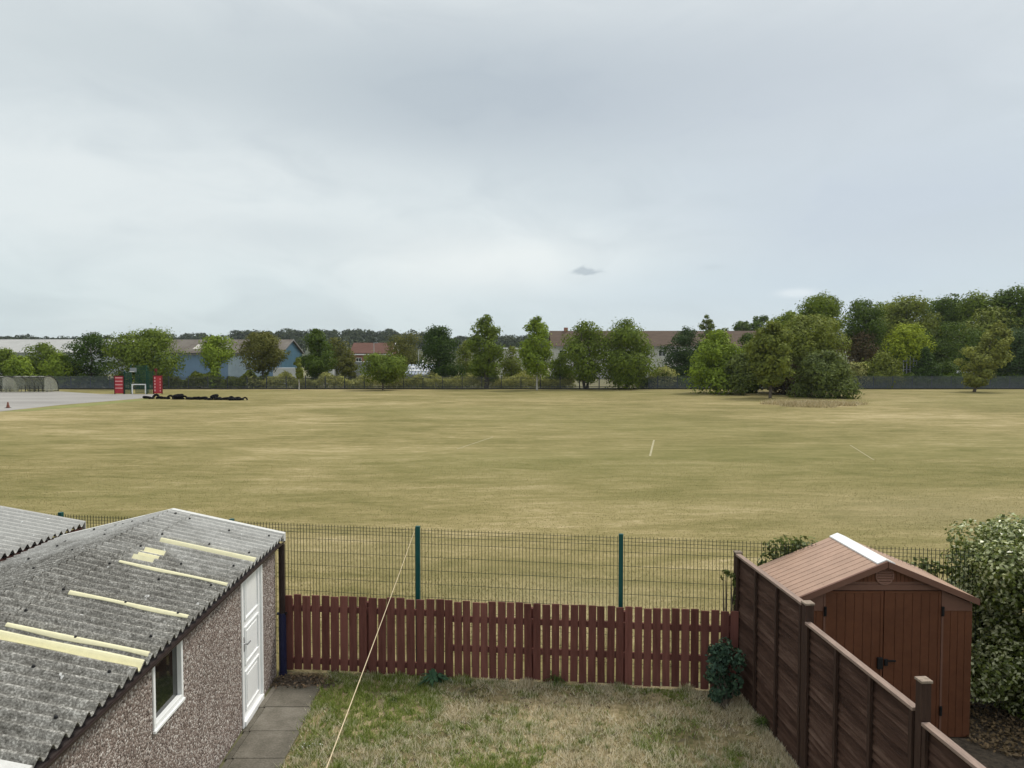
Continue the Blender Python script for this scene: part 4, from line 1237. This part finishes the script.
# grey frame of a greenhouse behind the cone evergreen
fx = at(909, 356, 108)[0]
gf = thing('metal_frame', 'pale grey upright metal frame beside the small cone-shaped evergreen', 'frame', (fx, 108, 0))
for k in range(5):
    xk = fx - 1.0 + .5 * k
    MB().box(xk - .05, xk + .05, 107.6, 107.7, 0, 4.0 + .35 * (2 - abs(k - 2))).build('upright', GCON, gf)
for z in (1.2, 2.6, 3.9): MB().box(fx - 1.05, fx + 1.05, 107.702, 107.76, z - .05, z + .05).build('crossbar', GCON, gf)

# ------------------------------------------------------------------ games court end, shelters, tyres, cone
CY = gnd(138, 394)[1]
RED = simple('red_panel_paint', (.42, .035, .045), .5, .2, 1.5)
DRED = simple('dark_red_frame', (.14, .018, .018), .5, .2, 2)
PINK = simple('faded_pale_lettering', (.66, .33, .33), .6, .2, 3)
DG = simple('court_green', (.012, .060, .040), .5, .2, 2)
def cxp(px): return at(px, 356, CY)[0]
ct = thing('games_court_goal', 'games court end wall with two red panels, white goal and basketball hoop', 'sports goal', (cxp(138), CY, 0))
pp = CY / FPX
for (a, b, tp, side) in ((114.6, 122.6, 376.5, 0), (153.6, 161.2, 376, 1)):
    x0, x1 = cxp(a), cxp(b); z = at(0, tp, CY)[2]
    pn = MB().box(x0, x1, CY - .06, CY, .08, z).build('red_panel', RED, ct, bevel=.02)
    mb = MB(); mb.box(x0 - .09, x0 - .004, CY - .09, CY + .05, 0, z + .08); mb.box(x1 + .004, x1 + .09, CY - .09, CY + .05, 0, z + .08); mb.box(x0, x1, CY - .09, CY + .05, z + .003, z + .08)
    mb.build('panel_frame', DRED, pn)
    mb = MB()
    if side == 0:
        for k in range(4): mb.box(x0 + .04, x1 - .04, CY - .072, CY - .0605, z - .22 - k * .42, z - .10 - k * .42)
    else:
        for k in range(5):
            mb.box(x0 + .05, x0 + .20, CY - .072, CY - .0605, z - .35 - k * .38, z - .12 - k * .38)
            mb.box(x1 - .22, x1 - .10, CY - .072, CY - .0605, z - .45 - k * .36, z - .30 - k * .36)
    mb.build('faded_band', PINK, pn)
g0, g1, gz = cxp(131.2), cxp(145.4), at(0, 384, CY)[2]
mb = MB()
mb.box(g0, g0 + .11, CY - .06, CY + .05, 0, gz); mb.box(g1 - .11, g1, CY - .06, CY + .05, 0, gz); mb.box(g0 + .11, g1 - .11, CY - .06, CY + .05, gz - .11, gz)
mb.build('goal_frame', WHITE, ct)
top = at(0, 365, CY)[2]
for xp in (cxp(123.6), cxp(130.4), cxp(145.9), cxp(152.4)):
    MB().box(xp - .045, xp + .045, CY + .01, CY + .10, 0, top if 128 < 512 + xp * FPX / CY < 150 else top - .7).build('post', DG, ct)
for (a, b, zt_) in ((123.6, 130.4, top - .75), (130.4, 145.9, top - .05), (145.9, 152.4, top - .75)):
    mb = MB(); x0, x1 = cxp(a) + .05, cxp(b) - .05
    yb = CY + .06 if a != 130.4 else CY + .9
    for k in range(int((x1 - x0) / .09)): mb.box(x0 + k * .09, x0 + k * .09 + .035, yb, yb + .02, .05, zt_)
    for k in range(int(zt_ / .22)): mb.box(x0, x1, yb + .022, yb + .04, .1 + k * .22, .13 + k * .22)
    mb.build('mesh_infill', DG, ct)
bx = cxp(135.5); bz = at(0, 371, CY)[2]
bk = MB().box(bx - .45, bx + .35, CY - .55, CY - .50, bz - .12, bz + .40).build('backboard', simple('grey_backboard', (.22, .24, .25), .5), ct)
mb = MB(); ring = [(bx - .05 + .23 * cos(a), CY - .80 + .23 * sin(a), bz - .06) for a in np.linspace(0, 2 * pi, 17)]
mb.tube(ring, .025, 6, cap=False); mb.build('hoop', WHITE, bk)
MB().beam((bx, CY + .05, bz + .1), (bx, CY - .50, bz + .1), .08, .08).build('arm', DG, bk)
rx = cxp(155.5)
mb = MB(); mb.tube([(rx, CY + .08, 0), (rx, CY + .08, at(0, 369, CY)[2])], .05, 8); mb.box(rx - .16, rx + .16, CY - .0, CY + .06, at(0, 371.5, CY)[2], at(0, 368.5, CY)[2])
mb.build('marker_post', DRED, ct)

m, t = mat('clear_sheet')
d_ = t.principled(Base_Color=(.62, .62, .56), Roughness=.35)
tr_ = t.n('ShaderNodeBsdfTransparent', None, Color=(.85, .86, .82)).outputs[0]
t.out(t.n('ShaderNodeMixShader', None, i0=.78, i1=d_, i2=tr_).outputs[0])
CLEAR = m
FRM = simple('shelter_frame', (.05, .05, .045), .5, .2, 3)
def shelter(label, px0, px1, Ys):
    x0, x1 = at(px0, 356, Ys)[0], at(px1, 356, Ys)[0]
    th = thing('bicycle_shelter', label, 'shelter', ((x0 + x1) / 2, Ys, 0), 'curved bicycle shelters')
    prof = [(Ys + 2.1 - 2.1 * (1 - cos(a)) * .98, 2.05 * sin(a) ** .8) for a in np.linspace(.0, pi * .62, 12)]   # arcs up from the rear then forward
    mb = MB(); vs = []; fs = []
    for xx_ in (x0, x1):
        for (y, z) in prof: vs.append((xx_, y, z))
    k = len(prof)
    for i in range(k - 1): fs.append((i, i + 1, k + i + 1, k + i))
    o = MB().add(vs, fs).build('canopy', CLEAR, th)
    so_ = o.modifiers.new('thickness', 'SOLIDIFY'); so_.thickness = .02
    nb2 = 4
    for i in range(nb2 + 1):
        xx_ = x0 + (x1 - x0) * i / nb2
        MB().tube([(xx_, y, z + .03) for y, z in prof], .045, 6).build('hoop_frame', FRM, th)
    for (y, z) in (prof[-1], prof[6], (Ys + 2.0, .12)):
        MB().tube([(x0, y, z), (x1, y, z)], .04, 6).build('rail', FRM, th)
    for xe in (x0 + .02, x1 - .02):
        vs = [(xe, y, z) for y, z in prof] + [(xe, prof[-1][0], .15), (xe, Ys + 2.1, .15)]
        e_ = MB().add(vs, [tuple(range(len(vs)))]).build('end_panel', CLEAR, th)
        so_ = e_.modifiers.new('thickness', 'SOLIDIFY'); so_.thickness = .015
    nst = max(4, int((x1 - x0) / .55))
    for i in range(nst):
        xs_ = x0 + .35 + (x1 - x0 - .7) * i / (nst - 1)
        MB().tube([(xs_, Ys + .35, 0), (xs_, Ys + .35, .75), (xs_, Ys + 1.1, .75), (xs_, Ys + 1.1, 0)], .035, 6).build('rack_hoop', FRM, th)
SHY = gnd(0, 392)[1]
shelter('curved clear bicycle shelter cut off by the left edge of the picture', -30, 6, SHY - .6)
shelter('curved clear bicycle shelter nearest the games court', 16, 47.5, SHY)

# tyres
RUB = simple('tyre_rubber', (.008, .008, .009), .9, .3, 6, spec=.05)
def torus_mb(R, r, wv, n=18, k=8):
    vs, fs = [], []
    for i in range(n):
        a = 2 * pi * i / n
        for j in range(k):
            b = 2 * pi * j / k
            q = R + r * cos(b) * .9
            vs.append((q * cos(a), q * sin(a), wv * sin(b) * (1.0 if abs(cos(b)) < .9 else .6)))
    for i in range(n):
        for j in range(k):
            fs.append((i * k + j, ((i + 1) % n) * k + j, ((i + 1) % n) * k + (j + 1) % k, i * k + (j + 1) % k))
    return MB().add(vs, fs)
proto = torus_mb(.27, .12, .115).build('tyre', RUB, smooth=True)
TL = 'old black tyre in the long low row on the grass before the games court'
tag(proto, TL, 'tyre', 'row of old tyres on the grass')
tyres = []
n_t = 27
for i in range(n_t):
    f_ = i / (n_t - 1)
    px = 148 + 96 * f_ + random.uniform(-.8, .8)
    p_ = gnd(px, 398.7 + 1.6 * f_)
    sc = random.uniform(.75, 1.25)
    o = proto if i == 0 else proto.copy()
    if i: COL.objects.link(o)
    up = i % 4 == 2
    if up:
        o.rotation_euler = (radians(random.uniform(60, 82)), random.uniform(-.2, .2), random.uniform(-.9, .9)); z = .10 * sc
    else:
        o.rotation_euler = (random.uniform(-.2, .2), random.uniform(-.2, .2), 0); z = .12 * sc
    o.scale = (sc, sc, sc)
    o.location = (p_[0], p_[1] + random.uniform(-.35, .35), z)
# a few on top
for (px, zz) in ((176, .20), (179, .22), (214, .18)):
    p_ = gnd(px, 399.5); o = proto.copy(); COL.objects.link(o)
    o.scale = (1.2,) * 3; o.rotation_euler = (.25, -.15, 0); o.location = (p_[0], p_[1] + .1, zz + .16)

kp = gnd(8, 408)
cn = thing('traffic_cone', 'dull reddish traffic cone on the tarmac edge at far left', 'cone', kp)
MB().tube([(kp[0], kp[1], .04), (kp[0], kp[1], .55)], [.15, .04], 16).build('cone_body', simple('faded_cone_red', (.20, .075, .05), .6, .2, 4), cn)
MB().box(kp[0] - .19, kp[0] + .19, kp[1] - .19, kp[1] + .19, .012, .045).build('base', BLACK, cn, bevel=.01)
MB().tube([(kp[0], kp[1], .30), (kp[0], kp[1], .40)], [.094, .072], 16).build('band', simple('cone_band', (.30, .22, .18), .5), cn)

# ------------------------------------------------------------------ near plants
def leafball(name, label, cat, base, boxes, n, m, L, W, seed, trunk=True, group=None, fold=.25):
    """boxes: list of ellipsoids (cx,cy,cz,rx,ry,rz)"""
    r = np.random.default_rng(seed)
    th = thing(name, label, cat, base, group)
    E = np.array(boxes, float)
    wv = (E[:, 3] * E[:, 5] + E[:, 4] * E[:, 5] + E[:, 3] * E[:, 4]); wv /= wv.sum()
    idx = r.choice(len(E), n, p=wv)
    dv = unit(r.normal(size=(n, 3)))
    ra = .62 + .42 * r.uniform(0, 1, n) ** .55
    ra *= 1 + .10 * np.sin(dv[:, 0] * 9 + idx) * np.sin(dv[:, 2] * 8 + idx * 2)
    P_ = E[idx, :3] + dv * E[idx, 3:] * ra[:, None]
    P_[:, 2] = np.maximum(P_[:, 2], .03)
    nr = dv + r.normal(size=(n, 3)) * .55 + np.array([0, 0, .5])
    link_mesh('foliage', np_mesh('foliage', leaves(P_, nr, L, W, r, fold), 4, base), m, th)
    if trunk:
        mb = MB()
        for k in range(min(len(E), 14)):
            c = E[k, :3]
            mid_ = (np.array(base) * .55 + c * .45) + r.normal(size=3) * .04
            mb.tube([np.array(base) + np.array([r.normal() * .05, r.normal() * .05, -.02]), mid_, c], [.022, .016, .005], 6, cap=False)
        mb.build('stems', BARK, th)
    return th


HEDGE = foliage('hedge_leaf', (.125, .165, .046), .55, trans=.25, pale=.36, pale_col=(.56, .59, .34), rough=.25, spec=.35)
r = np.random.default_rng(5)
bx_ = []
for i in range(60):
    cx_, cy_ = r.uniform(6.6, 8.8), r.uniform(8.2, 10.0)
    s_ = r.uniform(.30, .46)
    bx_.append((cx_, cy_, r.uniform(.3, 2.05), s_, s_, s_))
for i in range(34):      # leafy left face
    bx_.append(((lambda y_: (6.12 + (y_ - 9.0) * .25 + r.uniform(0, .25), y_))(r.uniform(8.9, 10.1)) + (r.uniform(.35, 2.05), .28, .3, .3)))
for i in range(40):      # top
    bx_.append((r.uniform(6.42, 8.8), r.uniform(8.4, 10.1), r.uniform(1.95, 2.17), .32, .32, .26))
for i in range(26):      # face towards the house, hanging over the ground
    bx_.append((r.uniform(6.25, 8.2), r.uniform(7.7, 8.4), r.uniform(.85, 2.0), .32, .32, .32))
for i in range(22):      # shaded foot of the hedge
    bx_.append((r.uniform(5.95, 7.6), r.uniform(9.0, 9.6), r.uniform(.2, .8), .28, .26, .3))
for i in range(8):
    bx_.append((r.uniform(6.7, 7.4), r.uniform(7.3, 7.8), r.uniform(.4, 1.2), .3, .3, .3))
leafball('hedge', 'tall glossy pale-topped garden hedge right of the brown shed', 'hedge', (7.2, 9.0, 0), bx_, 125000, HEDGE, .066, .036, 9)
IVY = foliage('climber_leaf', (.11, .14, .045), .45, trans=.2, pale=.12, pale_col=(.34, .38, .20), rough=.4)
bx_ = []
for (px, py, Yp) in ((776, 548, 9.95), (786, 545, 9.9), (797, 549, 9.9), (770, 562, 9.95), (806, 546, 9.88), (784, 560, 9.9), (812, 552, 9.9), (766, 572, 9.9), (793, 566, 9.9)):
    p_ = at(px, py, Yp); bx_.append((*p_, .17, .12, .13))
b0 = gnd(785, 690)
leafball('shrub', 'leafy straggling shrub poking up between the mesh fence and the shed roof', 'shrub', (3.6, 9.95, 0), bx_, 620, IVY, .08, .045, 10)
bx_ = []
for (px, py, Yp) in ((912, 568, 9.9), (923, 563, 9.9), (934, 567, 9.9), (944, 570, 9.9), (928, 573, 9.9), (904, 566, 9.9)):
    p_ = at(px, py, Yp); bx_.append((*p_, .13, .10, .07))
leafball('shrub', 'low leafy shrub showing above the right slope of the shed roof', 'shrub', (5.7, 9.9, 0), bx_, 240, IVY, .075, .045, 11)
bx_ = [(*at(726, 572, 9.8), .05, .03, .02), (*at(731, 575, 9.8), .05, .03, .03), (*at(735, 580, 9.8), .03, .04, .08), (*at(736, 600, 9.8), .03, .05, .14), (*at(735, 625, 9.78), .04, .04, .14), (*at(723, 577, 9.8), .02, .02, .03)]
leafball('climber', 'thin climbing plant hugging the far end post of the panel fence', 'climber', (3.0, 9.86, 0), bx_, 190, IVY, .06, .04, 12)
DARKSH = foliage('teal_shrub_leaf', (.060, .110, .080), .5, trans=.2, rough=.4)
cb = (2.78, 9.30, 0)
bx_ = [(2.84 + r.uniform(-.18, .16), 9.34 + r.uniform(-.12, .12), r.uniform(.10, .80), *(r.uniform(.06, .12),) * 3) for _ in range(26)]
leafball('bush', 'small dark blue-green bush in the corner where the two garden fences meet', 'bush', cb, bx_, 2000, DARKSH, .065, .032, 13)


def strap_plant(name, label, base, n, Lm, wd, m, seed, up=.9):
    r = np.random.default_rng(seed)
    th = thing(name, label, 'plant', base)
    mb = MB()
    for i in range(n):
        a = r.uniform(0, 2 * pi); L_ = Lm * r.uniform(.6, 1.1); e_ = r.uniform(.35, 1.2) * up
        d2 = np.array([cos(a), sin(a), 0]); s = np.array([-sin(a), cos(a), 0])
        b = np.array(base)
        p1 = b + d2 * L_ * .45 * cos(e_) + np.array([0, 0, L_ * .45 * sin(e_) + .01])
        p2 = p1 + d2 * L_ * .55 * cos(e_ * .3) + np.array([0, 0, L_ * .55 * sin(e_ * .3 - .35)])
        w2 = wd * r.uniform(.7, 1.2) / 2
        mb.add([b - s * w2 * .5, b + s * w2 * .5, p1 + s * w2, p1 - s * w2, p2], [(0, 1, 2, 3), (3, 2, 4)])
    mb.build('leaves', m, th)
    return th


STRAP = foliage('strap_leaf', (.055, .12, .075), .4, trans=.2, rough=.4)
TUFT = foliage('tuft_leaf', (.075, .115, .035), .4, trans=.25)
strap_plant('plant', 'blue-green rosette plant with strap leaves at the foot of the picket fence', gnd(434, 682), 46, .34, .045, STRAP, 21)
strap_plant('grass_tuft', 'tall green grass tuft against the foot of the picket fence in the middle', gnd(556, 683), 110, .30, .012, TUFT, 22, 1.25)
strap_plant('grass_tuft', 'small green weed tuft in the lawn left of the rosette plant', gnd(393, 702), 40, .14, .012, TUFT, 23, 1.1)
strap_plant('grass_tuft', 'green grass tuft at the foot of the panel fence', gnd(762, 728), 90, .24, .012, TUFT, 24, 1.2)

# daisies, leaf litter
m = simple('dry_leaf', (.26, .19, .13), .85, .5, 30)
def litter(name, c, rx, ry, n, L, seed, m):
    r = np.random.default_rng(seed)
    a = r.uniform(0, 2 * pi, n); q = np.sqrt(r.uniform(0, 1, n))
    P_ = np.column_stack([c[0] + np.cos(a) * q * rx, c[1] + np.sin(a) * q * ry, r.uniform(.012, .05, n)])
    nr = r.normal(size=(n, 3)) * .5 + np.array([0, 0, 1])
    return tag(link_mesh(name, np_mesh(name, leaves(P_, nr, L, L * .6, r, .3), 4), m), kind='stuff')
LIT = foliage('fallen_leaf', (.17, .13, .095), .7, trans=.05)
litter('leaf_litter', (5.95, 8.7, 0), .55, .7, 1300, .05, 31, LIT)
litter('fallen_leaves', (-3.0, 9.98, 0), .5, .24, 300, .045, 32, LIT)
litter('bark_debris', gnd(600, 700), 1.9, .35, 260, .035, 34, foliage('dark_debris', (.12, .09, .07), .6, trans=0))
litter('daisies', gnd(310, 750), .16, .10, 26, .022, 33, simple('daisy_white', (.8, .8, .76), .7))

# ------------------------------------------------------------------ distant hill and its wood
SKYL = [(-160, 339), (-40, 338), (20, 335.5), (60, 336.5), (110, 336), (170, 334.5), (210, 331.5), (250, 331), (300, 331), (340, 329.5), (385, 329), (410, 332), (450, 334), (500, 336), (560, 334), (640, 332.5), (700, 332), (780, 331), (900, 331), (1100, 331)]
YH = 620.0
sk_x = np.array([at(p, 356, YH)[0] for p, _ in SKYL]); sk_z = np.array([at(0, q, YH)[2] for _, q in SKYL])
def ridge(x): return float(np.interp(x, sk_x, sk_z)) - 9.0
mb = MB(); nx = 90
xs = np.linspace(-700, 700, nx); ys = [300, 400, 500, YH - 20, YH + 20, 760, 1000]; kz = [0, .18, .55, .97, 1.0, .7, .0]
vs = []; fs = []
for j, y in enumerate(ys):
    for x in xs: vs.append((x * y / YH, y, -.5 + max(.2, ridge(x)) * kz[j]))
for j in range(len(ys) - 1):
    for i in range(nx - 1): fs.append((j * nx + i, j * nx + i + 1, (j + 1) * nx + i + 1, (j + 1) * nx + i))
m, t = mat('hill_fields')
f = t.noise(t.pos((.01, .01, .01)), 1, 4, .5)
t.out(t.principled(Base_Color=t.ramp(f, [(.35, (.045, .06, .03)), (.65, (.10, .10, .05))]), Roughness=1))
tag(mb.add(vs, fs).build('hills', m, smooth=True), kind='structure')
r = np.random.default_rng(77)
V = []
for k in range(950):
    x = r.uniform(-680, 680); q = r.uniform(0, 1) ** .7
    y = 430 + (YH + 5 - 430) * q
    if r.uniform() < .4: y = YH + r.uniform(-15, 10)
    zk = np.interp(y, ys, kz)
    xw = x * y / YH
    zb_ = -.5 + max(.2, ridge(x)) * zk
    hh = r.uniform(6, 10.5) * (1.15 if r.uniform() < .12 else 1); rr = hh * r.uniform(.45, .75)
    n = 130
    dv = unit(r.normal(size=(n, 3)) + np.array([0, -.2, .3]))
    ra = .7 + .35 * r.uniform(0, 1, n)
    P_ = np.array([xw, y, zb_ + hh * .55]) + dv * np.array([rr, rr, hh * .48]) * ra[:, None]
    V.append(leaves(P_, dv + r.normal(size=(n, 3)) * .4 + np.array([0, 0, .3]), 2.2, 1.5, r))
HILLW = foliage('hill_wood_leaf', (.040, .055, .030), .4, trans=.15)
tag(link_mesh('hill_wood', np_mesh('hill_wood', np.concatenate(V), 4), HILLW), kind='stuff')

# ------------------------------------------------------------------ haze
m = bpy.data.materials.new('haze_air'); m.use_nodes = True
nt = m.node_tree; nt.nodes.clear()
ov = nt.nodes.new('ShaderNodeOutputMaterial'); pv = nt.nodes.new('ShaderNodeVolumePrincipled')
pv.inputs['Color'].default_value = (.80, .88, .95, 1); pv.inputs['Density'].default_value = .00012; pv.inputs['Anisotropy'].default_value = .2
nt.links.new(pv.outputs[0], ov.inputs['Volume'])
USE_HAZE = True
if USE_HAZE:
    o = MB().box(-3100, 3100, -210, 4100, -1.0, 60).build('haze', m)
    tag(o, kind='stuff')
S.cycles.volume_step_rate = 4
S.cycles.volume_bounces = 0
S.cycles.max_bounces = 6
S.cycles.use_denoising = True
